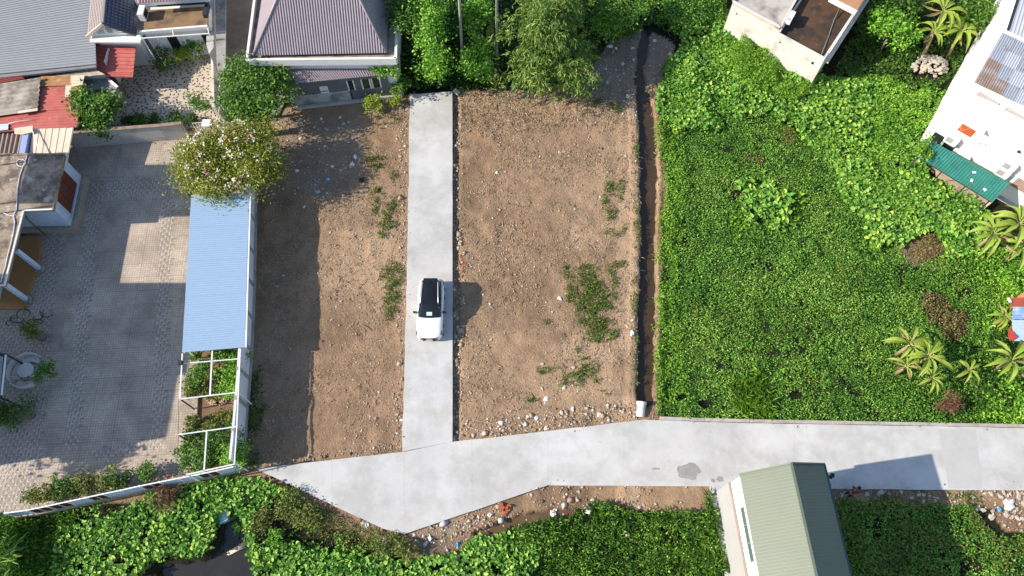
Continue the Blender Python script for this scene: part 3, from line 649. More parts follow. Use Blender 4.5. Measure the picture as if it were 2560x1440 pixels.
hs = tag(tube('white_hose', [P(a, b, z + .04) for a, b in [(69, 386), (66, 396), (58, 415), (49, 440), (44, 470), (42, 500), (41, 525), (34, 538), (37, 556), (34, 580), (27, 610), (19, 640), (14, 665), (6, 690), (2, 705)]], .035, plastic), 'white hose snaking across the stained flat roof', 'hose')
tag(tube('hose_loop', [P(53 + 11 * math.cos(t), 407 + 9 * math.sin(t), z + .04) for t in [i * .35 for i in range(19)]], .03, plastic), 'coiled white hose ring on the stained flat roof', 'hose')
tag(tube('branch_hose', [P(a, b, z + .04) for a, b in [(-10, 532), (8, 532), (20, 537), (34, 540), (40, 536)]], .03, plastic), 'short white hose crossing towards the roof edge', 'hose')

# ---- cream sheet lean-to and brown ribbed roof north of it
h = thing('cream_leanto', 'lean-to with cream tin sheets and pale blue side wall behind the flat roof', 'shed', P(140, 430))
z = 2.55
corr('roof', P(82, 322, z + .25), P(184, 319, z + .25), P(160, 452, z - .1), P(62, 470, z - .1), .5, .012, creamtin, h, 'rib')
prism('wall', PP([(60, 330), (120, 328), (104, 440), (46, 450)], z - .15), 0, z - .15, greywall, h)
prism('blue_wall', PP([(58, 325), (73, 325), (60, 392), (45, 392)], z + .35), 0, z + .35, mat('lavender blue wall', (.30, .36, .62), .8, .06), h)
prism('capping', PP([(36, 320), (82, 314), (80, 330), (56, 336), (36, 334)], z + .45), z + .37, z + .45, creamtin, h)
beam('antenna_pole', P(80, 323, 3.0), P(100, 384, 3.0), .05, .05, wmetal, h)
h = thing('ribbed_shed', 'small shed with brown wide-ribbed roof sheets at the left edge', 'shed', P(20, 400))
corr('roof', P(-80, 336, 2.8), P(58, 334, 2.8), P(44, 400, 2.6), P(-90, 400, 2.6), .32, .07, mat('brown ribbed sheet', (.36, .27, .22), .8, .15, 2), h, 'rib')
prism('wall', PP([(-80, 340), (52, 338), (42, 390), (-88, 390)], 2.5), 0, 2.5, oldwall, h)

# ---- patched red roofed house
h = thing('red_patch_house', 'low house roofed with red tin sheets and rusty patches', 'house', P(120, 300))
z = 2.3
prism('wall', PP([(-80, 216), (175, 200), (160, 308), (-80, 330)], z - .3), 0, z - .3, greywall, h)
def sheet(q, zz, m, pitch=.28, amp=.014, prof='rib', name='roof_sheet', dz=.0):
    return corr(name, *[P(a, b, zz[i] + dz) for i, (a, b) in enumerate(q)], pitch, amp, m, h, prof)
sheet([(98, 214), (99, 278), (196, 272), (206, 216)], [z + .1] * 4, redtin)
sheet([(94, 276), (88, 322), (192, 318), (200, 270)], [z + .06] * 4, redtin, dz=.02)
sheet([(-80, 296), (-80, 338), (90, 322), (94, 276)], [z, z - .1, z - .1, z], redtin, dz=.03)
sheet([(101, 190), (101, 215), (178, 213), (179, 189)], [z + .16] * 4, rust, dz=.05)
sheet([(177, 189), (175, 217), (205, 214), (212, 187)], [z + .16] * 4, creamtin, dz=.07)
sheet([(164, 213), (162, 242), (202, 239), (206, 214)], [z + .16] * 4, creamtin, dz=.045)
sheet([(178, 215), (177, 236), (203, 234), (206, 214)], [z + .16] * 4, rust, dz=.085)
sheet([(-40, 312), (-40, 330), (20, 324), (21, 309)], [z] * 4, mat('pale blue sheet', (.50, .60, .72), .6, .05), dz=.06)
tube('roof_cord', [P(a, b, z + .12) for a, b in [(20, 309), (40, 304), (62, 301), (88, 298)]], .02, plastic, h)
h = thing('fibre_cement_shed', 'shed with weathered grey corrugated fibre cement roof beside red tin', 'shed', P(40, 260))
corr('roof', P(-80, 222, 2.75), P(-80, 300, 2.55), P(94, 276, 2.55), P(101, 193, 2.75), .42, .055, fibre, h)
beam('ridge_cap', P(45, 281, 2.66), P(94, 274, 2.66), .22, .05, creamtin, h)
prism('wall', PP([(-80, 226), (96, 198), (90, 272), (-80, 294)], 2.45), 0, 2.45, oldwall, h)

# ---- big grey tin roof at the top left
h = thing('grey_tin_hall', 'long building under a wide pale grey tin roof', 'building', P(120, 150))
z = 2.95
corr('roof', P(-120, 4, z + .6), P(-120, 196, z), P(240, 160, z), P(232, -70, z + .9), .24, .022, greytin, h, 'rib')
prism('wall', PP([(-120, -10), (228, -60), (236, 154), (-120, 190)], z - .3), 0, z - .15, oldwall, h)
prism('eave_gutter', PP([(-120, 197), (240, 161), (240, 168), (-120, 207)], z - .1), z - .25, z - .1, mat('grey gutter', (.22, .22, .23), .6), h)
h2 = thing('red_leanto', 'small dark red tin lean-to under the grey roof edge', 'shed', P(20, 240))
corr('roof', P(-80, 196, 2.85), P(-80, 224, 2.7), P(62, 196, 2.7), P(45, 183, 2.85), .2, .02, mat('dark red tin', (.26, .045, .04), .6, .15, 2), h2, 'rib')
prism('wall', PP([(-80, 200), (44, 188), (58, 196), (-80, 220)], 2.6), 0, 2.55, oldwall, h2)
h2 = thing('plaster_ledge', 'mossy plastered ledge roof between grey tin and red sheets', 'roof', P(180, 230))
prism('slab', PP([(60, 200), (236, 172), (262, 186), (206, 192), (100, 193)], 2.4), 2.1, 2.4, mat('mossy plaster', (.38, .33, .27), .95, .25, 1.6, stains=[((.60, .55, .46), 1.2, .55, .06, .7)]), h2)
prism('wall', PP([(70, 200), (236, 174), (256, 186), (206, 190), (110, 192)], 2.1), 0, 2.1, oldwall, h2)

# ---- white gabled house with navy tiles, red awning and terrace annex
h = thing('gable_house', 'white house with navy tiled gable roof and louvred gable vent', 'house', P(320, 150))
ze, zr = 3.6, 4.9
rl, rr, rg = P(217, 92, ze), P(341, 88, ze), P(257, 59, zr)
bl, br, bgp = P(232, -70, ze), P(356, -72, ze), P(272, -100, zr)
rt = corr('roof_slope', rr, br, bgp, rg, .26, .02, navy, h, 'tile', 0)
rows = 11
corr('tiles', rg + Vector((.02, 0, .06)), bgp + Vector((.02, 0, .06)), br + Vector((.02, 0, .06)), rr + Vector((.02, 0, .06)), .30, .018, navy, rt, 'tile', 9, -.05)
lt = corr('roof_slope', rg, bgp, bl, rl, .30, .012, sunlit_tile, h, 'tile', 9, -.03)
beam('ridge_tile', rg + Vector((0, 0, .08)), bgp + Vector((0, 0, .08)), .18, .12, sunlit_tile, h)
beam('barge_board', rg, rl, .10, .20, creamtin, h); beam('barge_board', rg, rr, .10, .20, navy, h)
f0 = rl + (rr - rl) * .10 + Vector((0, .25, 0)); f1 = rr + (rl - rr) * .06 + Vector((0, .25, 0)); back = Vector((bl.x - rl.x, bl.y - rl.y, 0))
prism('wall', [(f0.x, f0.y), (f1.x, f1.y), (f1.x + back.x, f1.y + back.y), (f0.x + back.x, f0.y + back.y)], 0, ze - .05, whitew, h)
gp = Vector((rg.x, f0.y + .02, zr - .2))
ga = obj('gable', [(f0.x, f0.y, ze - .05), (f1.x, f1.y, ze - .05), tuple(gp), (f0.x, f0.y + .2, ze - .05), (f1.x, f1.y + .2, ze - .05), (gp.x, gp.y + .2, gp.z)], [(0, 1, 2), (3, 5, 4), (0, 3, 4, 1), (1, 4, 5, 2), (2, 5, 3, 0)], whitew, h)
for k in range(4):
    zz = ze + .12 + k * .22; fr = (zz - ze) / (zr - ze)
    beam('louvre', Vector((f0.x + (gp.x - f0.x) * fr + .3, f0.y - .05, zz)), Vector((gp.x - .45, f0.y - .05, zz)), .12, .04, whitew, ga)
    beam('louvre', Vector((gp.x + .45, f0.y - .05, zz)), Vector((f1.x + (gp.x - f1.x) * fr - .3, f0.y - .05, zz)), .12, .04, whitew, ga)
obj('vent_panel', [(gp.x - .2, f0.y - .03, ze + .15), (gp.x + .2, f0.y - .03, ze + .15), (gp.x + .2, f0.y - .03, zr - .6), (gp.x - .2, f0.y - .03, zr - .6)], [(0, 1, 2, 3)], mat('grey panel', (.3, .31, .32), .6), ga)
prism('canopy_ledge', [(f0.x - .2, f0.y - .55), (f1.x + .5, f1.y - .75), (f1.x + .5, f1.y), (f0.x - .2, f0.y)], ze - .35, ze - .2, whitew, h)
a0 = P(238, 112, 2.45); a1 = P(339, 116, 2.45); a2 = P(332, 193, 2.1); a3 = P(234, 190, 2.1)
aw = thing('red_awning', 'red tin awning on brackets below the white gable', 'awning', P(300, 200))
corr('roof', a0, a3, a2, a1, .34, .035, redtin, aw, 'rib')
for q in (a2, a3):
    tube('post', [(q.x - .1 if q is a2 else q.x + .1, q.y + .15, .03), (q.x - .1 if q is a2 else q.x + .1, q.y + .15, 2.05)], .035, dmetal, aw)
for f in (.1, .9): beam('bracket', a0.lerp(a3, f) + Vector((0, 0, -.06)), a1.lerp(a2, f) + Vector((0, 0, -.06)), .05, .05, dmetal, aw)
box('awning_panel', tuple(P(285, 165, 1.3)), (.08, 1.4, 2.5), whitew, aw)
# corner garden wall below the awning
gw = thing('garden_wall', 'curved white garden wall stub beside the red tin house', 'wall', P(270, 220))
prism('panel', [P(205, 205, 1.6), P(262, 190, 1.6), P(292, 215, 1.6), P(288, 235, 1.6), P(250, 222, 1.6), P(206, 228, 1.6)], 0, 1.6, greywall, gw)
beam('coping', P(262, 190, 1.64), P(294, 218, 1.64), .2, .08, whitew, gw)

h = thing('terrace_annex', 'white annex with brown stained roof terrace and railing', 'house', P(440, 150))
z = 3.6
TA = PP([(352, 26), (520, 16), (519, 62), (350, 76)], z)
prism('wall', PP([(352, 20), (522, 10), (521, 58), (352, 70)], z - .2), 0, z - .2, whitew, h)
prism('terrace_slab', TA, z - .2, z, mat('brown terrace', (.24, .155, .085), .85, .2, 1.5, stains=[((.06, .05, .045), 1.0, .55, .08, .7)]), h)
prism('slab_edge', [TA[3] + Vector((0, -.05, 0)), TA[2] + Vector((0, -.05, 0)), TA[2] + Vector((0, -.22, 0)), TA[3] + Vector((0, -.22, 0))], z - .24, z + .06, whitew, h)
prism('back_wall', PP([(345, -20), (525, -30), (524, 4), (345, 16)], z), z, z + 1.2, mat('light blue wall', (.62, .70, .74), .85, .06), h)
corr('back_roof', P(342, 8, z + 1.35), P(518, -4, z + 1.35), P(520, -60, z + 1.6), P(345, -55, z + 1.6), .22, .03, mat('rose ribbed roof', (.42, .27, .26), .6, .1), h, 'rib')
p0, p1 = P(352, 96, z - .1), P(522, 84, z - .1)
for q in (TA[3] + Vector((0, -.1, .1)), ): pass
fr = thing('steel_frame', 'white steel pergola frame projecting from the terrace annex', 'frame', P(440, 165))
beam('rail', p0, p1, .07, .07, wmetal, fr)
for f in (0, .48, 1.0):
    q = p0.lerp(p1, f); t_ = TA[3].lerp(TA[2], f); beam('cross_rail', q, Vector((t_.x, t_.y - .2, q.z)), .06, .06, wmetal, fr)
for f in (0.02, 1.0):
    q = p0.lerp(p1, f); beam('post', Vector((q.x, q.y, .03)), q, .07, .07, wmetal, fr)
A0, A1 = P(352, 70, z - .2), P(521, 58, z - .2)
for u0, u1, z0, z1, m_ in ((.28, .45, .1, 2.3, dark), (.80, .95, 1.2, 2.4, dark)):
    d_ = onwall('door' if z0 < .5 else 'window', A0, A1, u0, u1, z0, z1, .02, m_, h)
    for u in (u0, u1): onwall('frame', A0, A1, u - .008, u + .008, z0, z1 + .05, .06, whitew, d_)
for u in (.14, .54): onwall('pilaster', A0, A1, u - .012, u + .012, 0, z - .2, .12, whitew, h)
ac = thing('aircon_unit', 'grey boxed air conditioner unit beside the navy tiles on the terrace', 'air conditioner', P(358, 40, z))
box('case', tuple(P(357, 33, z + .42)), (.45, .95, .7), plastic, ac); box('grille', tuple(P(357, 33, z + .42) + Vector((.23, 0, 0))), (.02, .7, .5), dark, ac)
tag(box('planter_box', tuple(P(516, 26, z + .2)), (.3, 1.2, .4), mat('dark planter', (.03, .035, .05), .6), None), 'narrow dark planter at the corner of the terrace', 'planter')
# alley wall right of the annex
h = thing('alley_wall', 'pale grey rendered boundary wall running beside the alley', 'wall', P(555, 120))
prism('panel', [P(540, -60), P(564, -60), P(563, 175), P(552, 192), P(546, 170)], 0, 2.6, mat('pale grey render', (.47, .465, .46), .9, .1, 1.2, stains=[((.27, .26, .25), .9, .6, .08, .6)]), h)
prism('coping', [P(538, -60, 2.6), P(566, -60, 2.6), P(565, 176, 2.6), P(552, 195, 2.6), P(543, 170, 2.6)], 2.6, 2.72, greywall, h)
prism('lower_wall', [P(546, 176), P(552, 194), P(556, 302), P(549, 302)], 0, 1.7, oldwall, h)
for k in range(5):
    q = P(549, 190 + k * 27, 1.7); box('lattice_block', (q.x - .08, q.y, .9), (.04, .5, 1.4), whitew, h)
box('brick_pier', tuple(P(533, 128, .8)), (.4, .4, 1.6), mat('brick', (.33, .14, .08), .9, .2, 5), h)

# ---- grey boundary wall between patio and courtyard, gate posts, grid fence
h = thing('courtyard_back_wall', 'tall grey cement wall between tiled patio and courtyard', 'wall', P(320, 360))
bw = [(186, 372), (260, 364), (340, 358), (420, 352), (476, 346)]
for i in range(4):
    a, b = P(*bw[i], 0), P(*bw[i + 1], 0)
    d = (b - a).normalized() * .01
    prism('wall_panel', [a + d, b - d, b - d + Vector((0, .16, 0)), a + d + Vector((0, .16, 0))], 0, 1.75, mat('light cement wall', (.46, .44, .41), .9, .1, 1.3, stains=[((.28, .27, .26), .7, .6, .08, .6)]), h)
    beam('coping', Vector((a.x, a.y + .08, 1.79)), Vector((b.x, b.y + .08, 1.79)), .28, .08, mat('rusty coping', (.27, .20, .15), .9, .3, 3), h)
gp_ = []
for k, (a, b) in enumerate([(516, 308), (604, 302)]):
    q = P(a, b, 2.0); o = thing('gate_pillar', ['square white gate pillar nearest the grey back wall', 'square white gate pillar under the tree by the alley'][k], 'pillar', (q.x, q.y, 0), 'white gate pillars')
    box('shaft', (q.x, q.y, .97), (.46, .46, 1.94), whitew, o); box('cap', (q.x, q.y, 2.0), (.62, .62, .12), whitew, o); gp_.append(q)
gt = thing('grid_gate', 'steel grid gate between the two white pillars', 'gate', (gp_[0] + gp_[1]) / 2 - Vector((0, 0, 2.0)))
for k in range(9):
    q = gp_[0].lerp(gp_[1], .12 + .76 * k / 8); beam('bar', (q.x, q.y, .1), (q.x, q.y, 1.95), .03, .03, wmetal, gt)
for zz in (.2, .8, 1.4, 1.95):
    beam('rail', Vector((gp_[0].x + .3, gp_[0].y, zz)), Vector((gp_[1].x - .3, gp_[1].y, zz)), .03, .03, wmetal, gt)
gt2 = thing('grid_fence', 'short steel grid fence left of the white gate pillar', 'fence', P(498, 320))
qa, qb = P(480, 308, 1.9), P(510, 306, 1.9)
for k in range(5):
    q = qa.lerp(qb, k / 4); beam('bar', (q.x, q.y, .05), (q.x, q.y, 1.9), .03, .03, wmetal, gt2)
for zz in (.4, 1.1, 1.9): beam('rail', (qa.x, qa.y, zz), (qb.x, qb.y, zz), .03, .03, wmetal, gt2)

# ---- hip roofed house
h = thing('hip_roof_house', 'house with ribbed grey brown hip roof inside a white gutter parapet', 'house', P(830, 120))
z = 4.4
c0, c1 = P(617, 152, z), P(990, 148, z); c2, c3 = P(1010, -420, z), P(690, -420, z)
b0, b1 = P(633, 139, z + .05), P(967, 132, z + .05); b2, b3 = P(985, -380, z), P(712, -380, z)
A_, B_ = P(737, -105, z + 4.8), P(846, -105, z + 4.8)
C_, D_ = P(740, -215, z + 4.8), P(850, -215, z + 4.8)
prism('wall', [c0 + Vector((.3, .3, 0)), c1 + Vector((-.3, .3, 0)), c2 + Vector((-.3, 0, 0)), c3 + Vector((.3, 0, 0))], 0, z - .5, whitew, h)
prism('gutter_floor', [c0 + Vector((.05, .05, 0)), c1 + Vector((-.05, .05, 0)), c2, c3], z - .5, z - .25, mat('gutter cement', (.36, .30, .24), .9, .25, 2, stains=[((.08, .07, .06), 1.5, .55, .1, .7)]), h)
for a, b, nm in ((c0, c1, 'gutter_wall'), (c1, c2, 'gutter_wall'), (c3, c0, 'gutter_wall')):
    d = (b - a).normalized(); n = Vector((-d.y, d.x, 0))
    prism(nm, [a - n * .07, b - n * .07, b + n * .11, a + n * .11], z - .5, z + .12, whitew, h)
def hipface(e0, e1, r1, r0, pitch, m, nm):
    """one hip slope with ribs running up it, clipped to the trapezium e0 e1 r1 r0"""
    ex = (e1 - e0).normalized(); N = ex.cross((r0 + r1) / 2 - (e0 + e1) / 2).normalized()
    if N.z < 0: N = -N
    Vd = N.cross(ex).normalized()
    if Vd.z < 0: Vd = -Vd
    Wd = (e1 - e0).length; hx = [(q - e0).dot(ex) for q in (r0, r1)]; hy = ((r0 - e0).dot(Vd) + (r1 - e0).dot(Vd)) / 2
    n = int(Wd / pitch); V = []; Fc = []
    for i in range(n * 5 + 1):
        x = Wd * i / (n * 5); am = [-.03, -.012, .03, .03, -.012][i % 5]
        if x < hx[0]: hi = hy * x / max(hx[0], 1e-6)
        elif x > hx[1]: hi = hy * (Wd - x) / max(Wd - hx[1], 1e-6)
        else: hi = hy
        V.append(e0 + ex * x + N * am); V.append(e0 + ex * x + Vd * hi + N * (am if hi > .3 else 0))
    for i in range(n * 5): Fc.append((2 * i, 2 * i + 2, 2 * i + 3, 2 * i + 1))
    return obj(nm, V, Fc, m, h)
hipface(b0, b1, B_, A_, .19, hiptile, 'roof_slope')
hipface(b1, b2, D_, B_, .225, hiptile, 'roof_slope')
hipface(b3, b0, A_, C_, .225, hiptile, 'roof_slope')
hipface(b2, b3, C_, D_, .225, hiptile, 'roof_slope')
for a, b in ((b0, A_), (b1, B_), (A_, B_)): tube('hip_cap', [a + Vector((0, 0, .05)), b + Vector((0, 0, .05))], .10, hiptile, h)
lt = thing('front_leanto', 'lean-to with grey brown ribbed roof in front of the hip roof', 'shed', P(840, 230))
zt = 2.9
l0, l1, l2, l3 = P(648, 162, zt + .35), P(958, 156, zt + .35), P(968, 186, zt), P(700, 212, zt)
corr('roof', l0, l1, l2, l3, .2, .025, hiptile, lt, 'rib')
prism('wall', [l0 + Vector((.2, .4, 0)), l1 + Vector((0, .4, 0)), l2 + Vector((-.1, .25, 0)), l3 + Vector((.2, .25, 0))], 0, zt - .12, mat('lean-to wall painted in shade', (.13, .13, .135), .85, .15, 1.5), lt)  # the wall's shade is put into this dark grey
E0, E1 = l3 + Vector((.2, .25, 0)), l2 + Vector((-.1, .25, 0))
for u0, u1 in ((.60, .66), (.74, .82), (.84, .92)):
    wn = onwall('window', E0, E1, u0, u1, 1.3, 2.3, .02, glassd, lt)
    onwall('frame', E0, E1, u0 - .006, u0 + .006, 1.25, 2.35, .05, whitew, wn); onwall('frame', E0, E1, u1 - .006, u1 + .006, 1.25, 2.35, .05, whitew, wn)
onwall('door', E0, E1, .32, .40, .05, 2.0, .03, plastic, lt)
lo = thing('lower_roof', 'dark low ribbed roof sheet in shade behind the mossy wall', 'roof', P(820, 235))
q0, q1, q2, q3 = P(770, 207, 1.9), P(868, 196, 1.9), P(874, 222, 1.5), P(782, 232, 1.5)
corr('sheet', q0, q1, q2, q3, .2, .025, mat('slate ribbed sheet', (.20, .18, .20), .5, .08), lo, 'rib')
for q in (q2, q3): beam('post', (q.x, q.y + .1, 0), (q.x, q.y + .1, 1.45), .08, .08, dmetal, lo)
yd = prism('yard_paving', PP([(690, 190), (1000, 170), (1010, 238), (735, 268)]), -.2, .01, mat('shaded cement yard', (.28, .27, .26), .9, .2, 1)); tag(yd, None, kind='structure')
bwl = thing('mossy_wall', 'low mossy grey cement wall at the top of the left lot', 'wall', P(870, 250))
bp_ = [(742, 268), (830, 258), (920, 247), (1006, 237)]
for i in range(3):
    a, b = P(*bp_[i]), P(*bp_[i + 1]); d = (b - a).normalized() * .008
    prism('wall_panel', [a + d, b - d, b - d + Vector((.02, .18, 0)), a + d + Vector((.02, .18, 0))], -.2, 1.25, mat('mossy cement', (.40, .40, .38), .9, .12, 1.3, .3, 10, stains=[((.12, .13, .12), .9, .54, .08, .8)]), bwl)
beam('base_ledge', P(742, 270, .1), P(1006, 239, .1), .2, .25, mat('pale ledge', (.42, .41, .39), .9, .15), bwl)
tag(box('white_crate', tuple(P(900, 215, .4)), (.8, .5, .8), plastic), 'white plastic crate standing against the mossy wall', 'crate')
lp = thing('scrap_heap', 'pile of orange brown scrap boards beside the low roof', 'scrap', P(735, 232))
for k in range(14):
    q = P(735 + random.uniform(-18, 18), 232 + random.uniform(-10, 10), .15 + .03 * k); an = random.uniform(0, 3.1)
    dv = Vector((math.cos(an), math.sin(an), random.uniform(-.2, .3))) * random.uniform(.25, .6); beam('board', q - dv, q + dv, .16, .03, rust if k % 2 else creamtin, lp)

# ---- east courtyard wall, carport, pergola
h = thing('courtyard_east_wall', 'long white courtyard wall with grey pilasters beside the dirt lot', 'wall', P(636, 800))
ew = [(642, 478), (641, 560), (639, 640), (638, 720), (635, 800), (631, 880), (627, 950), (622, 1020), (616, 1095), (609, 1168)]
wallw = mat('white courtyard wall', (.60, .62, .66), rough=.85, var=.06, scale=1, stains=[((.36, .37, .4), .9, .62, .08, .5)])
for i in range(9):
    a, b = P(*ew[i]), P(*ew[i + 1]); d = (b - a).normalized(); n = Vector((-d.y, d.x, 0))
    if n.x > 0: n = -n
    prism('wall_panel', [a + d * .008, b - d * .008, b - d * .008 + n * .14, a + d * .008 + n * .14], -.15, 2.37, wallw, h)
    prism('base_course', [a - n * .03, b - n * .03, b - n * .004, a - n * .004], -.2, .45, greywall, h)
    prism('pilaster', [a - n * .035 - d * .13, a - n * .035 + d * .13, a + n * .17 + d * .13, a + n * .17 - d * .13], -.15, 2.40, greywall, h)
cp = thing('carport', 'carport with long sky blue ribbed tin roof against the white wall', 'carport', P(545, 690))
za, zb = 2.8, 2.50
k0, k1, k2, k3 = P(478, 487, za), P(623, 482, zb), P(611, 868, zb), P(455, 881, za)
n = 9
for i in range(n):
    f0, f1 = i / n + (0 if i == 0 else -.004), (i + 1) / n
    corr('roof_sheet', k0.lerp(k3, f0), k0.lerp(k3, f1), k1.lerp(k2, f1), k1.lerp(k2, f0), .16, .013, bluetin, cp, 'rib', thick=.012).location.z += .004 * (i % 2)
beam('eave_beam', k0 + Vector((.1, 0, -.1)), k3 + Vector((.1, 0, -.1)), .08, .1, wmetal, cp)
beam('eave_beam', k1 + Vector((-.1, 0, -.1)), k2 + Vector((-.1, 0, -.1)), .08, .1, wmetal, cp)
for i in range(5):
    q = k0.lerp(k3, .03 + i * .235) + Vector((.12, 0, 0)); beam('post', (q.x, q.y, .02), (q.x, q.y, za - .13), .09, .09, wmetal, cp)
    r_ = k1.lerp(k2, .03 + i * .235); beam('rafter', q + Vector((0, 0, -.09)), r_ + Vector((-.05, 0, -.09)), .06, .08, wmetal, cp)
beam('gutter', k1 + Vector((.05, 0, -.07)), k2 + Vector((.05, 0, -.07)), .14, .1, wmetal, cp)
box('camera_box', tuple(P(483, 489, 2.6) + Vector((-.25, .1, 0))), (.25, .2, .25), dmetal, cp)
box('camera_box', tuple(P(451, 907, 2.6)), (.25, .25, .25), dmetal, cp)
pg = thing('pergola', 'bare white steel pergola frame continuing the carport over the garden bed', 'pergola', P(545, 1050))
zp = 2.42
for a, b, wd in (((456, 884), (450, 998), .07), ((531, 876), (525, 988), .08), ((601, 872), (592, 1070), .07), ((592, 1070), (586, 1160), .06), ((458, 909), (600, 897), .05), ((450, 998), (593, 981), .06), ((467, 1084), (590, 1067), .06), ((517, 1079), (510, 1180), .07), ((466, 1187), (588, 1160), .07)):
    beam('rail', P(a[0], a[1], zp), P(b[0], b[1], zp), wd, .07, wmetal, pg)
for a, b in ((451, 998), (446, 1087), (600, 985), (588, 1158), (467, 1186)):
    q = P(a, b, zp); beam('post', (q.x, q.y, .02), (q.x, q.y, zp - .03), .07, .07, dmetal if a < 460 else wmetal, pg)
    if a == 446: beam('rail', P(446, 1087, zp), P(467, 1084, zp), .06, .06, wmetal, pg)
for x0, y0, x1, y1 in ((447, 1000, 446, 1087), (446, 1090, 440, 1190)):
    tube('wire', [P(x0, y0, zp), P((x0 + x1) / 2, (y0 + y1) / 2, zp - .08), P(x1, y1, zp - .2)], .012, dmetal, pg)
bed = prism('garden_bed', PP([(497, 872), (617, 860), (608, 1000), (596, 1158), (484, 1182), (488, 1060)]), -.1, .10, mat('bed soil', (.20, .125, .075), .95, .25, 2, .5, 12)); tag(bed, None, kind='structure')
eg = thing('bed_edging', 'low tan brick edging along the garden bed', 'edging', P(490, 1020))
for i in range(16):
    y0, y1 = 900 + i * 17.2, 900 + (i + 1) * 17.2; x = lambda y: float(np.interp(y, [900, 1000, 1180], [496, 492, 483]))
    prism('edging_brick', [P(x(y0 + .3), y0 + .3), P(x(y1 - .3), y1 - .3), P(x(y1 - .3) + 6, y1 - .3), P(x(y0 + .3) + 6, y0 + .3)], .02, .26, stone, eg)
rb = thing('brick_ring', 'broken ring of pale bricks around a planting hole in the bed', 'bricks', P(545, 1000))
for k in range(13):
    t = math.pi * (.05 + .95 * k / 12); q = P(543 + 23 * math.cos(t), 990 + 20 * math.sin(t) * 1.0, .16)
    box('brick', tuple(q), (.34, .16, .16), mat('pale brick', (.50, .34, .25), .9, .2, 4), rb, t + 1.57 + random.uniform(-.3, .3))

# ---- fence along the south side of the courtyard
h = thing('courtyard_fence', 'courtyard fence of brown lattice and white panels on a beige plinth', 'fence', P(340, 1240))
fb = [(48, 1296), (101, 1289), (150, 1279), (200, 1268), (245, 1258), (287, 1249), (330, 1240), (375, 1230), (424, 1220), (470, 1211), (515, 1202), (563, 1192), (610, 1181)]
brownp = mat('brown lattice', (.085, .035, .022), .6, .2, 4); beige = mat('beige plinth', (.42, .35, .26), .9, .2, 1.6)
for i in range(len(fb) - 1):
    a, b = P(*fb[i]), P(*fb[i + 1]); d = (b - a).normalized(); n = Vector((-d.y, d.x, 0))
    prism('plinth_block', [a + d * .006, b - d * .006, b - d * .006 + n * .2, a + d * .006 + n * .2], -.3, .45, beige, h)
    wh = i in (0, 3, 5, 6, 8, 9, 11)
    if wh: prism('white_panel', [a + d * .06 + n * .08, b - d * .06 + n * .08, b - d * .06 + n * .13, a + d * .06 + n * .13], .45, 1.4, bluew, h)
    else:
        pn = prism('lattice_panel', [a + d * .06 + n * .09, b - d * .06 + n * .09, b - d * .06 + n * .12, a + d * .06 + n * .12], .5, 1.36, brownp, h)
        for k in range(1, 4):
            q = a.lerp(b, k / 4) + n * .08; beam('lattice_bar', (q.x, q.y, .48), (q.x, q.y, 1.4), .04, .04, wmetal if k == 2 else brownp, pn)
    q = a + n * .1; beam('post', (q.x, q.y, .0), (q.x, q.y, 1.5), .10, .10, wmetal, h)
    beam('top_rail', Vector((a.x, a.y, 1.46)) + n * .1, Vector((b.x, b.y, 1.46)) + n * .1, .07, .06, wmetal, h)

# ---- ruined flat roofed blocks at the top right
h = thing('ruined_block', 'roofless looking plastered block with dark water stained sunken roof', 'building', P(2040, 100))
z = 3.3
k0, k1, k2, k3 = P(1944, 83, z), P(2062, 147, z), P(2178, -30, z), P(2060, -95, z)
prism('wall', [k0, k1, k2, k3], -.2, z - .45, oldwall, h)
prism('sunken_roof', [k0.lerp(k2, .02), k1.lerp(k3, .02), k2.lerp(k0, .02), k3.lerp(k1, .02)], z - .45, z - .40, brownroof, h)
for a, b, tk in ((k0, k1, .16), (k1, k2, .14), (k2, k3, .16), (k3, k0, .12)):
    d = (b - a).normalized(); n = Vector((-d.y, d.x, 0)); prism('parapet', [a + d * .002, b - d * .002, b + n * tk - d * .15, a + n * tk + d * .15], z - .45, z, oldwall, h)
e = k1.lerp(k2, .12) + Vector((.05, 0, .1)); e2 = k1.lerp(k2, 1.0) + Vector((.05, 0, .1))
for s in (0, .14): tube('pipe', [k1 + Vector((.02 - s, .05, -.4)), e + Vector((-s, 0, 0)), e2 + Vector((-s, 0, .05))], .04, plastic, h)
beam('ledge', k1 + Vector((.30, .1, -.5)), k2 + Vector((.30, .1, -.5)), .32, .1, oldwall, h)
onwall('vent_hole', k0, k1, .80, .88, 2.2, 2.6, .03, whitew, h); onwall('vent_opening', k0, k1, .815, .865, 2.26, 2.54, .035, dark, h)
onwall('weep_hole', k0, k1, .10, .125, 2.55, 2.7, .02, dark, h)
tube('cable', [P(2101, 15, z), P(2085, 50, z - .3), P(2070, 95, z - .35), P(2056, 130, z - .25), P(2050, 150, z - .6)], .03, mat('grey green cable', (.16, .22, .2), .6), h)
prism('upper_roof', PP([(2072, -12), (2142, 27), (2170, -20), (2100, -60)], z + .5), z + .35, z + .5, mat('terracotta slab', (.42, .22, .12), .8, .12, 1.5), h)
beam('white_beam', P(2074, -2, z + .4), P(2140, 32, z + .4), .3, .25, whitew, h)
h = thing('plaster_block', 'pale plastered flat roofed block joined to the darker ruin', 'building', P(1880, 60))
j0, j1, j2, j3 = P(1832, 6, z + .1), P(1950, 70, z + .1), P(2012, -40, z + .1), P(1895, -100, z + .1)
prism('wall', [j0, j1, j2, j3], -.2, z - .12, oldwall, h)
prism('roof_slab', [j0, j1, j2, j3], z - .12, z + .08, mat('pale stained slab', (.46, .42, .38), .95, .12, 1.0, stains=[((.13, .12, .115), .55, .58, .09, .8)]), h)
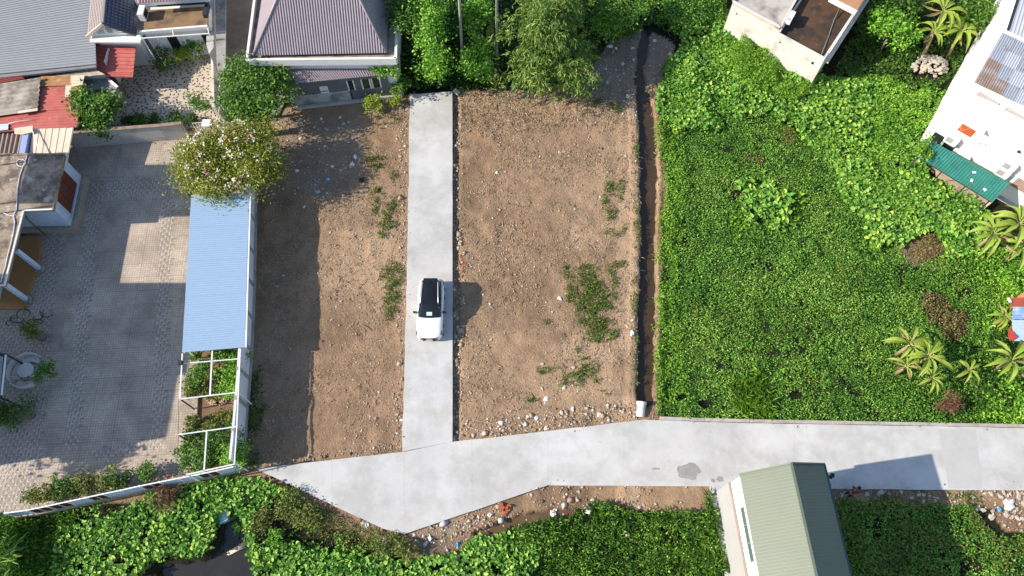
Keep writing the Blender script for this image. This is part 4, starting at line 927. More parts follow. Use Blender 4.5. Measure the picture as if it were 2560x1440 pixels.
for a, b in ((j0, j1), (j1, j2), (j3, j0)): beam('roof_lip', a + Vector((0, 0, .12)), b + Vector((0, 0, .12)), .16, .1, oldwall, h)
onwall('weep_hole', j0, j1, .13, .15, 2.5, 2.65, .02, dark, h)
wt = thing('water_heater', 'small white water heater box on the roof edge of the ruin', 'water heater', P(1975, 45, z))
q = P(1976, 44, z + .28); an = math.atan2((j2 - j1).y, (j2 - j1).x)
box('tank', tuple(q), (1.15, .38, .36), plastic, wt, an); box('label', tuple(q + Vector((math.cos(an) * -.40, math.sin(an) * -.40, .185))), (.2, .2, .012), mat('grey label', (.35, .33, .32), .6), wt, an)

# ---- white building with patched tin roof on the right
h = thing('white_building', 'tall bright white building with patchwork tin roof at the right edge', 'building', P(2450, 400))
z = 7.3
g0 = P(2290, 370); g1 = P(2532, 514)
ex = (g1 - g0).normalized(); ey = Vector((-ex.y, ex.x, 0))
u1 = 16.0; dep = (P(2490, 0) - g0).dot(ey) + 5
sk = (P(2490, 0) - g0); sk = sk / sk.dot(ey)
def B(u, v, zz=0): q = g0 + ex * u + sk * v; return Vector((q.x, q.y, zz))
prism('wall', [B(0, 0), B(u1, 0), B(u1, dep), B(0, dep)], -.2, z, white2, h)
prism('lower_cornice', [B(-.02, -.02), B(u1, -.02), B(u1, .0), B(-.02, .0)], 0, .3, oldwall, h)
F0, F1 = B(0, 0), B(u1, 0)
def uz(px, py):                                        # where a pixel's ray meets the front wall plane
    o_ = Vector((0, 0, CAMH)); d_ = (P(px, py, 0) - o_); n_ = Vector((ex.y, -ex.x, 0)); t_ = (g0 - o_).dot(n_) / d_.dot(n_)
    w_ = o_ + d_ * t_; return (w_ - g0).dot(ex) / u1, w_.z
u_, z_ = uz(2421, 321); wd_ = onwall('window', F0, F1, u_ - .032, u_ + .032, z_ - .6, z_ + .6, .03, mat('orange red shutter', (.42, .085, .02), .6, .15, 4, stains=[((.6, .3, .2), 3, .62, .05, .6)]), h)
onwall('window_hood', F0, F1, u_ - .04, u_ + .06, z_ + .66, z_ + .74, .55, whitew, wd_)
onwall('window_sill', F0, F1, u_ - .036, u_ + .036, z_ - .75, z_ - .67, .12, whitew, wd_)
u_, z_ = uz(2365, 360); o_ = onwall('window', F0, F1, u_ - .07, u_ + .04, z_ - .5, z_ + .5, .04, glassd, h); onwall('frame', F0, F1, u_ - .08, u_ - .07, z_ - .55, z_ + .55, .08, whitew, o_); onwall('frame', F0, F1, u_ - .02, u_ - .01, z_ - .55, z_ + .55, .08, whitew, o_)
u_, z_ = uz(2552, 462); o_ = onwall('window', F0, F1, u_ - .03, u_ + .10, z_ - .5, z_ + .5, .03, mat('pinkish window', (.35, .24, .2), .4, .2, 3), h)
for a, b in ((2460, 358), (2548, 378), (2446, 355)):
    u_, z_ = uz(a, b); onwall('pipe_outlet', F0, F1, u_ - .006, u_ + .006, z_ - .08, z_ + .08, .12, dmetal if a > 2500 else plastic, h)
tube('wall_cable', [B(u, -.03, zz) for u, zz in ((1.2, 3.2), (1.8, 3.9), (2.6, 5.6), (3.0, 5.7))], .015, greywall, h)
ACL = ['air conditioner unit beside the grey window on the white wall', 'air conditioner unit just above the middle of the teal awning', 'upper air conditioner unit near the right end of the awning', 'lower air conditioner unit near the right end of the awning']
for k, (a, b) in enumerate([(2384, 343), (2409, 388), (2527, 408), (2512, 424)]):
    u_, z_ = uz(a, b); ac = thing('aircon_unit', 'white ' + ACL[k], 'air conditioner', B(u_ * u1, 0, z_ - .35), 'air conditioners on the white building')
    onwall('case', F0, F1, u_ - .028, u_ + .030, z_ - .32, z_ + .32, .42, plastic, ac, -.04)
    onwall('fan_grille', F0, F1, u_ - .022, u_ + .008, z_ - .24, z_ + .24, .432, mat('grey grille', (.3, .3, .3), .6), ac, -.42)
    onwall('bracket', F0, F1, u_ - .025, u_ + .027, z_ - .38, z_ - .33, .44, wmetal, ac)
# roof patchwork
def RT(px, py, zz): return P(px, py, zz)
zr_ = z + .15
tins = [mat('dull blue grey tin', (.33, .36, .42), .5, .08, 2, stains=[((.24, .19, .16), 1.5, .62, .06, .6)]), mat('rust brown tin', (.27, .20, .165), .7, .15, 2, stains=[((.36, .34, .34), 1.2, .55, .08, .7)]), mat('weathered tin', (.36, .33, .32), .6, .12, 2), mat('pale blue tin', (.44, .47, .52), .5, .06, 2)]
o0, o1, o3 = P(2437, 206, zr_), P(2640, 305, zr_), P(2505, 84, zr_ + .1)
rc, rw_ = 6, 4; rnd = random.Random(5)
for i in range(rc):
    for j in range(rw_):
        a0, a1_, b0_, b1_ = i / rc, (i + 1) / rc, j / rw_, (j + 1) / rw_
        f = lambda s, t: o0 + (o1 - o0) * s + (o3 - o0) * t + Vector((0, 0, .012 * ((i + j) % 2) + .02 * j))
        mk = [[1, 1, 0, 0], [1, 0, 3, 0], [0, 3, 0, 2], [3, 1, 2, 3], [0, 2, 0, 3], [3, 0, 2, 0]][i][j]
        corr('roof_sheet', f(a0 - .004, b0_), f(a1_ + .004, b0_), f(a1_ + .004, b1_ + .01), f(a0 - .004, b1_ + .01), .17, .016, tins[mk], h, 'rib', thick=.01)
v0, v1, v2, v3 = P(2518, 76, zr_ + .3), P(2640, 130, zr_ + .3), P(2680, -60, zr_ + .5), P(2562, -60, zr_ + .5)
corr('upper_sheet', v0, v1, v2, v3, .25, .015, tins[3], h, 'rib'); prism('upper_wall', [v0 + Vector((.1, .1, 0)), v1, v2, v3], z - .1, zr_ + .2, white2, h)
beam('upper_edge', v0 + Vector((0, 0, .05)), v3 + Vector((0, 0, .05)), .12, .1, dmetal, h)
prism('parapet_ledge', [B(0, 0, z), B(u1, 0, z), B(u1, .5, z), B(0, .5, z)], z, z + .06, white2, h)
s0, s1, s2, s3 = P(2438, 236, z - .1), P(2496, 262, z - .1), P(2512, 250, z + .05), P(2455, 222, z + .05)
corr('skirt_sheet', s0, s1, s2, s3, .2, .012, mat('pinkish tin', (.42, .37, .36), .6, .1), h, 'rib')
s0, s1, s2, s3 = P(2508, 274, z - .1), P(2640, 338, z - .1), P(2650, 318, z + .05), P(2525, 256, z + .05)
corr('skirt_sheet', s0, s1, s2, s3, .2, .012, MATS['pinkish tin'], h, 'rib')
# teal awning
aw = thing('teal_awning', 'teal green ribbed awning along the foot of the white building', 'awning', P(2400, 460))
t0, t1, t2, t3 = P(2330, 352, 2.5), P(2524, 458, 2.5), P(2482, 506, 2.0), P(2291, 389, 2.0)
corr('roof', t0, t1, t2, t3, .2, .03, teal, aw, 'rib')
for f in (.03, .35, .66, .97):
    q = t3.lerp(t2, f) + Vector((.05, .1, 0)); beam('post', (q.x, q.y, 0), (q.x, q.y, 1.95), .06, .06, dmetal, aw)
beam('front_beam', t3 + Vector((0, .06, -.08)), t2 + Vector((0, .06, -.08)), .06, .08, dmetal, aw)
for k, (f, g) in enumerate([(.62, .35), (.66, .7), (.84, .75)]):
    q = t0.lerp(t1, f).lerp(t3.lerp(t2, f), g) + Vector((0, 0, .06)); tag(box('roof_litter', tuple(q), (.22, .16, .06), plastic, None, k), ['pale scrap lying high on the teal awning', 'pale scrap lying midway down the teal awning', 'pale scrap lying low on the teal awning'][k], 'litter')
td = prism('terrace_deck', PP([(2318, 410), (2345, 404), (2478, 502), (2448, 528), (2390, 490)]), -.2, .25, mat('tan terrace', (.36, .28, .20), .9, .2, 1.5, stains=[((.18, .16, .14), 1.2, .6, .06, .6)])); tag(td, None, kind='structure')
tag(beam('timber_edge', P(2448, 529, .3), P(2480, 504, .3), .12, .12, creamtin), 'timber edge beam at the end of the tan terrace', 'beam')
# ---- shack at the right edge
h = thing('tarp_shack', 'small shack roofed with blue sheets and red tin at the right edge', 'shack', P(2570, 830))
prism('wall', PP([(2528, 752), (2660, 745), (2660, 860), (2528, 864)]), -.2, 1.9, mat('salmon wall', (.5, .2, .13), .8, .15), h)
corr('roof_sheet', P(2526, 744, 2.2), P(2526, 766, 2.1), P(2660, 766, 2.1), P(2660, 740, 2.2), .2, .02, mat('red shack tin', (.40, .09, .06), .6, .15), h, 'rib')
corr('roof_sheet', P(2534, 764, 2.05), P(2530, 798, 2.05), P(2660, 796, 2.05), P(2660, 762, 2.05), .25, .02, mat('bright blue tin', (.22, .36, .66), .5, .12, 2, stains=[((.55, .6, .68), 2, .58, .06, .7)]), h, 'rib')
corr('roof_sheet', P(2530, 800, 2.0), P(2536, 852, 1.95), P(2660, 856, 1.95), P(2660, 798, 2.0), .25, .02, mat('pale shack tin', (.42, .54, .70), .5, .12, 2), h, 'rib')
prism('red_flap', PP([(2523, 820), (2544, 842), (2526, 852), (2521, 838)], 2.1), 2.06, 2.1, mat('red cloth', (.48, .05, .04), .8), h)
beam('white_post', P(2520, 745, 2.2), P(2527, 756, 2.2), .12, .12, plastic, h)

# ---- tall shed with sage green roof beside the road
h = thing('green_roof_shed', 'tall white shed with sage green ribbed gable roof by the road', 'shed', P(1900, 1320))
ze, zr = 5.8, 7.35
s0, s2 = P(1848, 1185, ze), P(2059, 1160, ze); s1 = (s0 + s2) / 2; s1.z = zr
d1 = P(2040, 1440, zr) - s1; d1.z = 0; ln = 15.0; d1 = d1.normalized() * ln
wl = Vector((.12, -.02, 0))
w0, w1 = s0 + Vector((.16, -.06, 0)), s2 + Vector((-.16, -.06, 0))
prism('wall', [w0, w1, w1 + d1, w0 + d1], -.2, ze - .08, white2, h)
wp = w0 + Vector((-.05, .02, 0))
prism('lower_cladding', [w0 + Vector((-.06, .06, 0)), w0 + Vector((.0, .06, 0)), w0 + d1, w0 + d1 + Vector((-.06, 0, 0))], -.2, 3.35, mat('cream render', (.35, .348, .345), .9, .06, 1, stains=[((.42, .35, .28), .8, .62, .08, .5)]), h)
beam('string_course', w0 + Vector((-.09, .05, 3.4 - w0.z)), w0 + d1 + Vector((-.09, 0, 3.4 - w0.z)), .1, .08, mat('tan string course', (.30, .25, .2), .9), h)
gm = Vector(((w0.x + w1.x) / 2, (w0.y + w1.y) / 2, zr - .15))
obj('gable', [(w0.x, w0.y, ze - .1), (w1.x, w1.y, ze - .1), tuple(gm), (w0.x, w0.y - .15, ze - .1), (w1.x, w1.y - .15, ze - .1), (gm.x, gm.y - .15, gm.z)], [(1, 0, 2), (3, 4, 5), (0, 1, 4, 3), (1, 2, 5, 4), (2, 0, 3, 5)], white2, h)
corr('roof_slope', s0, s0 + d1, s1 + d1, s1, .17, .007, greentin, h, 'rib')
corr('roof_slope', s1, s1 + d1, s2 + d1, s2, .17, .007, greentin, h, 'rib')
beam('ridge_cap', s1 + Vector((0, 0, .06)), s1 + d1 + Vector((0, 0, .06)), .14, .05, greentin, h)
beam('barge_board', s0, s1, .08, .2, greentin, h); beam('barge_board', s1, s2, .08, .2, greentin, h)
beam('eave_gutter', s2 + Vector((.05, 0, -.05)), s2 + d1 + Vector((.05, 0, -.05)), .12, .1, mat('dark green gutter', (.05, .09, .085), .5), h)
W0, W1 = w0 + d1, w0                                     # west face outward = right of W0->W1? (checked below)
def westbox(nm, v0, v1, z0, z1, out, m, par):
    dd = d1.normalized(); nn = Vector((dd.y, -dd.x, 0))
    if nn.x > 0: nn = -nn
    a = w0 + dd * v0; b = w0 + dd * v1; return prism(nm, [a, b, b + nn * out, a + nn * out], z0, z1, m, par)
cw = westbox('clerestory_window', 1.6, 4.4, 4.45, 5.0, .04, mat('grey green glass', (.10, .15, .14), .15, .1, 2, spec=.6), h)
for v in (1.6, 2.53, 3.46, 4.4): westbox('frame', v - .03, v + .03, 4.4, 5.05, .07, mat('grey frame', (.2, .24, .23), .5), cw)
ap = prism('shed_apron', [P(1776, 1217, .13), P(1830, 1204, .13), P(1860, 1290, .13), P(1890, 1470, .13), P(1818, 1470, .13), P(1795, 1330, .13)], -.2, .14, conc); tag(ap, None, kind='structure')

# ---- unseen buildings and an added canopy whose shade falls on the courtyard
def sh(px, py, X, zg=.02):
    """plan y and height at x = X of the thing whose shadow falls on this pixel of the ground"""
    g = P(px, py, zg); t_ = (g.x - X) / SD.x; return g.y - SD.y * t_, zg - SD.z * t_
h = thing('neighbour_house', 'tall plain neighbour house beyond the courtyard left edge', 'house', (-44, 17, 0))
X0 = -38.5
ya, ha = sh(462, 775, X0); yb, hb = sh(460, 935, X0); yc, hc = sh(422, 1085, X0)
ya = sh(300, 742, X0)[0]
prism('wall', [(X0 - 9, ya), (X0, ya), (X0, yb), (X0 - 9, yb)], 0, ha + .4, oldwall, h)
prism('low_wing', [(X0 - 9, yb), (X0, yb), (X0, yc - .2), (X0 - 9, yc - .2)], 0, hc - .05, oldwall, h)
for k in range(3):
    for zz in (1.2, 4.4):
        box('window', (X0 + .02, ya - 1.2 - k * 2.0, zz + .7), (.08, 1.1, 1.4), glassd, h)
prism('roof_slab', [(X0 - 9.2, ya + .1), (X0 + .1, ya + .1), (X0 + .1, yb), (X0 - 9.2, yb)], ha + .4, ha + .55, stainroof, h)
h = thing('added_canopy', 'unseen canopy on posts added to shade the courtyard', 'canopy', (-46, 24, 0))  # unseen canopy and block, added to shade a strip of the courtyard
X1 = -43.0
yu, hu = sh(470, 416, X1); yl, hl = sh(440, 546, X1)
prism('shade_sheet', [(X1 - 5, yl), (X1, yl), (X1, yu), (X1 - 5, yu)], hu + .5, hu + .62, greytin, h)
prism('added_block', [(X1 - 9, yl - 1), (X1 - .2, yl - 1), (X1 - .2, yu + .3), (X1 - 9, yu + .3)], 0, 6.3, oldwall, h)
for a, b in ((X1 - .3, yl + .2), (X1 - .3, yu - .2), (X1 - 4.7, yl + .2), (X1 - 4.7, yu - .2)): beam('post', (a, b, 6.3), (a, b, hu + .5), .1, .1, dmetal, h)
ny, nz = sh(285, 1105, -38.0)
nt_ = thing('neighbour_tree', 'leafy tree beyond the left edge shading the courtyard end', 'tree', (-38, ny, 0))
tpts, tcen = clump_points((-38.0, ny, nz - .9), 2.0, 1.5, 1.3, 40, 90, .4, np.random.default_rng(2), -.9)
leaves('crown', tpts, .3, leafmat('neighbour tree leaves', [(.03, .06, .01), (.1, .15, .03)]), nt_)
tube('trunk', [(-38, ny, 0), (-37.9, ny, nz * .5), (-38, ny, nz - .5)], [.2, .16, .08], mat('trunk bark', (.2, .16, .12), .9, .2, 4), nt_)
# ================================================================= TREES, SHRUBS, BANANAS
bark = mat('grey bark', (.20, .16, .12), .9, .25, 4, .5, 12); palebark = mat('pale palm bark', (.36, .33, .29), .9, .2, 3)
G_tree = leafmat('tree leaves', [(.02, .05, .01), (.045, .10, .016), (.08, .155, .026), (.14, .21, .04)], .3, .25, .7)
G_lime = leafmat('yellow green leaves', [(.09, .13, .015), (.17, .22, .022), (.27, .30, .035)], .35, .2, .8)
G_bam = leafmat('bamboo leaves', [(.035, .07, .018), (.075, .135, .03), (.12, .19, .045), (.20, .25, .08), (.30, .28, .12)], .3, .35, .45)
G_boug = leafmat('flowering shrub leaves', [(.05, .075, .015), (.11, .14, .025), (.18, .20, .04), (.27, .26, .06)], .3, .3, .8, gain=(1.85, 1.8, 1.2))
flow_w = leafmat('white blossoms', [(.62, .56, .45), (.72, .70, .62), (.74, .68, .58)], .2, .1, 1, gain=(1, 1, 1))
flow_p = leafmat('pink blossoms', [(.50, .18, .20), (.60, .32, .30)], .2, .1, 1, gain=(1, 1, 1)); flow_m = leafmat('magenta blossoms', [(.36, .015, .16), (.48, .03, .24)], .2, .1, 1, gain=(1, 1, 1))
redbush = leafmat('red brown twigs', [(.09, .045, .026), (.16, .085, .05), (.24, .14, .085)], .1, .2, 1, gain=(1.3, 1.2, 1.2))
def plant(name, label, cat, px, py, zc, r, hz, n, size, m, group=None, asp=.5, seed=1, clumps=26, cr=None, tilt=(.1, .5), big=False, trunk=.05, zb=0.0, ry=None, low=-.3, az=None, barkm=None, limbs=7):
    """tapered trunk with limbs reaching the leaf clumps of an uneven crown"""
    rg = np.random.default_rng(seed); c = P(px, py, zc); root = thing(name, label, cat, (c.x, c.y, zb), group)
    pts, cen = clump_points(tuple(c), r, ry or r, hz, clumps, n / clumps, cr or r * .2, rg, low)
    pts[:, 2] = np.maximum(pts[:, 2], zb + .06)
    leaves('crown', pts, size, m, root, asp, tilt, .5, big, az, rg)
    V, Fc = tubev([(c.x, c.y, zb - .1), (c.x + .03, c.y, zb + (zc - zb) * .5), (c.x, c.y, max(zc, zb + .2))], [trunk * 1.3, trunk, trunk * .7])
    for q in cen[:limbs]:
        b0 = len(V); a, b = tubev([(c.x, c.y, zb + (zc - zb) * .55), ((c.x + q[0]) / 2, (c.y + q[1]) / 2, (zc + q[2]) / 2 - .05), tuple(q)], [trunk * .6, trunk * .4, trunk * .15], 5); V += a; Fc += [tuple(i + b0 for i in f) for f in b]
    obj('trunk', V, Fc, barkm or bark, root, True)
    return root
plant('garden_tree', 'dense dark green tree over the gate by the alley', 'tree', 640, 236, 2.8, 3.0, 1.6, 10500, .24, G_tree, seed=4, clumps=95, cr=.42, trunk=.13)
plant('patio_tree', 'broad leafy tree beside the red patched roof', 'tree', 236, 272, 2.0, 1.75, 1.3, 4500, .24, G_tree, seed=5, clumps=50, cr=.32, trunk=.09)
for k, (a, b, r, zc, m_, lb) in enumerate([(408, 150, 1.0, 1.0, G_dark, 'dark rounded bush against the white annex'), (458, 131, .75, 1.0, G_lime, 'lime green bush between the two annex bushes'), (492, 118, .95, 1.2, G_tree, 'mid green bush below the pergola frame of the annex'), (503, 256, .85, .9, G_tree, 'leafy potted shrub beside the lattice wall of the patio'), (352, 297, .65, .55, G_tree, 'small bush on the patio by the grey wall'), (384, 300, .5, .5, G_dark, 'dark little bush next to the patio bush by the wall'), (435, 300, .65, .55, G_tree, 'bushy plant midway along the patio wall'), (478, 300, .4, .45, G_dark, 'small dark plant by the short grid fence'), (325, 302, .55, .4, G_dark, 'low shaded plant below the patio tree')]):
    plant('patio_shrub', lb, 'shrub', a, b, zc, r, r * .8, int(750 * r + 200), .16, m_, 'shrubs on the tiled patio', seed=20 + k, clumps=18, trunk=.03)
# flowering bougainvillea-like shrub
bo = plant('flowering_shrub', 'huge rounded shrub covered in white and pink blossoms over the carport end', 'shrub', 576, 402, 2.6, 3.1, 1.7, 34000, .23, G_boug, asp=.30, seed=9, clumps=130, cr=.5, tilt=(.25, .55), trunk=.12, ry=2.7, low=-.5)
c = np.array(P(576, 402, 2.6)); rg = np.random.default_rng(8)
def blossoms(nm, cnt, per, m_, spread, cx=None):
    out = []
    for i in range(cnt):
        v = rg.normal(size=3); v /= np.linalg.norm(v); v[2] = abs(v[2]) * .9 + .1
        q = c + v * np.array([3.35, 2.95, 2.3]) * rg.uniform(.8, 1.08) if cx is None else np.array(cx) + rg.normal(size=3) * .28
        out.append(q + rg.normal(size=(per, 3)) * spread)
    leaves(nm, np.concatenate(out), .125, m_, bo, .9, (.2, .5), .6, True, None, rg)
blossoms('white_blossoms', 130, 6, flow_w, .09); blossoms('pink_blossoms', 36, 6, flow_p, .08); blossoms('magenta_blossoms', 9, 9, flow_m, .10, P(643, 418, 3.0))
V = []; Fc = []
for i in range(46):
    t = rg.uniform(0, 6.28); a = c + np.array([math.cos(t) * 1.7, math.sin(t) * 1.5, 1.2]); b = c + np.array([math.cos(t) * 3.0, math.sin(t) * 2.6, .6 + rg.uniform(-.2, .4)]); d = c + np.array([math.cos(t) * 3.7, math.sin(t) * 3.2, -.1 + rg.uniform(-.3, .3)])
    v, f = tubev([tuple(a), tuple(b), tuple(d)], [.02, .016, .008], 4); b0 = len(V); V += v; Fc += [tuple(j + b0 for j in q) for q in f]
obj('arching_stems', V, Fc, mat('green stem', (.13, .15, .04), .7), bo)
# yellow bush at the head of the lane, vine on the lean-to
plant('yellow_shrub', 'yellow green shrub below the mossy wall', 'shrub', 936, 262, .6, .75, .6, 700, .16, G_lime, seed=31, clumps=16)
plant('yellow_shrub', 'yellow green shrub beside the top of the lane', 'shrub', 990, 252, .5, .55, .5, 450, .15, G_lime, seed=32, clumps=14)
plant('wall_vine', 'green vine climbing over the corner of the lean-to roof', 'vine', 968, 168, 2.9, 1.0, .6, 1300, .19, G_vine, seed=33, clumps=22, trunk=.04, ry=1.2)
plant('wall_vine', 'green vine trailing beside the mossy wall end', 'vine', 1000, 218, 1.2, .8, .7, 900, .18, G_tree, seed=34, clumps=18, trunk=.03)
# vine-clad trees of the thicket
for k, (a, b, zc, r, ry, hz, n, m_, lb) in enumerate([
        (1025, 40, 4.5, 1.5, 3.0, 1.6, 4200, G_tree, 'leafy tree just right of the hip roof gutter'),
        (1080, 60, 5.0, 1.15, 3.4, 1.8, 3800, G_vine, 'vine-draped tree with a light green column of leaves'),
        (1092, 165, 2.2, .75, 1.7, 1.6, 1700, G_vine, 'hanging curtain of light green vine near the top of the lane'),
        (1190, 150, 2.2, 1.0, 1.9, 1.5, 2200, G_vine, 'leafy sapling between the two bare trunks'),
        (1195, 40, 3.5, 1.2, 1.6, 1.2, 2000, G_vine, 'light green tree crown behind the bare trunks'),
        (1120, 40, 2.5, 1.4, 2.6, 1.2, 2400, G_dark, 'dark shaded tree behind the left bare trunk'),
        (1560, 20, 3.0, 1.8, 2.0, 1.3, 3000, G_tree, 'mid green tree crown right of the bamboo'),
        (1520, 60, 2.0, 1.2, 1.2, 1.0, 1600, G_vine, 'bright bush beside the head of the ditch')]):
    plant('thicket_tree', lb, 'tree', a, b, zc, r, hz, n, .22, m_, 'trees of the north thicket', seed=40 + k, clumps=40, cr=.36, trunk=.09, ry=ry, asp=.5)
for k, (x0, y0, x1, y1) in enumerate([(1157, 162, 1141, -30), (1242, 146, 1237, -30)]):
    b0 = P(x0, y0, 0.2); h_ = 8.5
    t_ = thing('bare_palm_trunk', ['slender bare palm trunk nearer the top of the lane', 'slender bare palm trunk beside the banana plant'][k], 'palm', (b0.x, b0.y, 0), 'bare palm trunks')
    tube('trunk', [(b0.x + .02 * i, b0.y + .02 * i, i * h_ / 8) for i in range(9)], [.13 - .006 * i for i in range(9)], palebark, t_, 8)
    rg2 = np.random.default_rng(k); top = np.array([b0.x + .16, b0.y + .16, h_]); V = []; Fc = []
    for i in range(13):
        an = 2 * math.pi * i / 13; v, f = tubev([tuple(top + np.array([math.cos(an) * s, math.sin(an) * s, .5 * s - .22 * s * s])) for s in (0, .6, 1.2, 1.8, 2.3)], [.03, .025, .02, .012, .006], 4); b1 = len(V); V += v; Fc += [tuple(j + b1 for j in q) for q in f]
    obj('fronds', V, Fc, MATS['green stem'], t_)
# bamboo clump: leaning culms with drooping sprays of narrow leaves
bm_ = thing('bamboo_clump', 'large drooping bamboo clump at the top of the right lot', 'bamboo', P(1375, 130)); rg = np.random.default_rng(77)
base = P(1372, 140); pts = []; az = []
for i in range(84):
    t = rg.uniform(0, 6.28); rr_ = abs(rg.normal(0, .5)); ln = rg.uniform(4, 8.5)
    ty = rg.uniform(-60, 228); tx = 1378 + rg.normal(0, 36 + 22 * max(0, ty / 228))
    zt = rg.uniform(1.0, 3.2) if ty > 120 else rg.uniform(2.5, 6.5)
    e = P(tx, ty, zt); s_ = Vector((base.x + rr_ * math.cos(t), base.y + rr_ * math.sin(t), 0)); mdl = s_.lerp(e, .55); mdl.z = max(zt, 2.5) * .95 + .9
    path = [s_, s_.lerp(mdl, .5) + Vector((0, 0, .5)), mdl, mdl.lerp(e, .6) + Vector((0, 0, .25)), e]
    if i < 26: tube('culm', path, [.05, .045, .035, .02, .008], mat('bamboo culm', (.16, .19, .05), .5, .2, 3), bm_, 5)
    d = Vector((e.x - s_.x, e.y - s_.y, 0)); a0 = math.atan2(d.y, d.x)
    for q in range(40):
        f = rg.uniform(.35, 1.05); seg = min(int(f * 4), 3); pp = path[seg].lerp(path[seg + 1], min(f * 4 - seg, 1.3))
        cc = np.array(pp) + rg.normal(size=3) * np.array([.42, .42, .25]); k = 9
        pts.append(cc + rg.normal(size=(k, 3)) * .13); az.append(rg.normal(a0 if rg.random() < .5 else rg.uniform(0, 6.28), .7, k))
pts = np.concatenate(pts); az = np.concatenate(az); pts[:, 2] = np.maximum(pts[:, 2], .1)
L_ = .40 * rg.uniform(.6, 1.3, len(pts)); V, Fc = leaf_arrays(pts, L_, L_ * .19, az, rg.normal(-.35, .45, len(pts)), rg.normal(0, .5, len(pts)), False, .2)
np_mesh('leaves', V, Fc, G_bam, bm_)
# bananas
ban = leafmat('banana blades', [(.06, .11, .02), (.12, .17, .03), (.19, .23, .04), (.28, .28, .06)], .35, .15, .5); banr = mat('banana midrib', (.34, .36, .10), .6, .1); bstem = mat('banana stem', (.30, .24, .13), .8, .25, 4); banold = leafmat('dead banana blades', [(.24, .15, .07), (.36, .25, .13)], .2, .1, 1, gain=(1, 1, 1))
def banana(label, px, py, zt, ln, n, seed, group='banana plants', dead=1, lean=(0, 0)):
    rg = random.Random(seed); c = P(px, py, zt); base = Vector((c.x + lean[0], c.y + lean[1], -.1)); t_ = thing('banana_plant', label, 'banana plant', (base.x, base.y, 0), group)
    tube('stem', [base, base.lerp(c, .5) + Vector((0, 0, .03)), c], [.15, .12, .07], bstem, t_, 7)
    for i in range(n):
        old = i < dead; an = 2 * math.pi * i / n * 1.0 + rg.uniform(-.35, .35) + seed; L_ = ln * rg.uniform(.75, 1.15); up = rg.uniform(.5, 1.5) if not old else -.5; wd = .19 * L_ / 1.8 * (1 if not old else .7)
        dv = Vector((math.cos(an), math.sin(an), 0)); sv = Vector((-dv.y, dv.x, 0)); V = []; Fc = []; rib = []
        NS = 10
        for k in range(NS + 1):
            s = k / NS; p = c + dv * (L_ * (s - .10 * s * s)) + Vector((0, 0, up * L_ * (.75 * s - .95 * s * s)))
            prof = max(0.02, math.sin(math.pi * min(1, max(0, (s - .12) / .9)) ** .75)) if s > .12 else .03
            ww = wd * prof * (1 + rg.uniform(-.3, .1)); lift = .75 * ww
            rib.append(p); V += [p + sv * ww + Vector((0, 0, lift)), p, p - sv * ww + Vector((0, 0, lift))]
        for k in range(NS):
            Fc += [(3 * k, 3 * k + 3, 3 * k + 4, 3 * k + 1), (3 * k + 1, 3 * k + 4, 3 * k + 5, 3 * k + 2)]
        lf = obj('leaf', V, Fc, banold if old else ban, t_)
        tube('midrib', [q + Vector((0, 0, .012)) for q in rib], [.028 - .022 * k / NS for k in range(NS + 1)], banr, lf, 4)
    return t_
BL = [(2358, 28, 3.6, 2.0, 9, 'tallest banana plant behind the rubble heap'), (2335, 82, 2.6, 1.7, 9, 'banana plant standing over the left of the rubble heap'), (2402, 78, 2.7, 1.8, 9, 'banana plant between rubble heap and white building'),
      (2484, 585, 2.2, 2.0, 10, 'broad banana plant below the terrace corner'), (2548, 560, 2.6, 2.1, 10, 'banana plant under the white building near the shaded wall'), (2555, 620, 2.0, 1.8, 8, 'banana plant with yellowed blades above the scrub'),
      (2515, 792, 1.6, 1.2, 8, 'small yellowish banana plant beside the blue shack'), (2275, 862, 1.9, 1.7, 9, 'banana plant at the left of the field clump'), (2322, 890, 2.1, 1.8, 10, 'central banana plant of the field clump'), (2268, 915, 1.5, 1.3, 8, 'low banana plant at the lower left of the clump'), (2330, 945, 1.2, 1.2, 8, 'short banana plant at the foot of the clump'), (2425, 925, 1.4, 1.1, 7, 'young banana plant standing apart right of the clump'), (2530, 900, 2.0, 2.0, 9, 'banana plant with arching blades below the shack'), (1228, 60, 2.6, 1.9, 8, 'banana plant in the thicket behind the bare trunk')]
for k, (a, b, zt, ln, n, lb) in enumerate(BL): banana(lb, a, b, zt, ln, n + 3, 3 + k * 7, dead=1 + (k % 3 == 0) + (k % 4 == 1), lean=((.3, -.2) if k < 3 else (0, 0)))
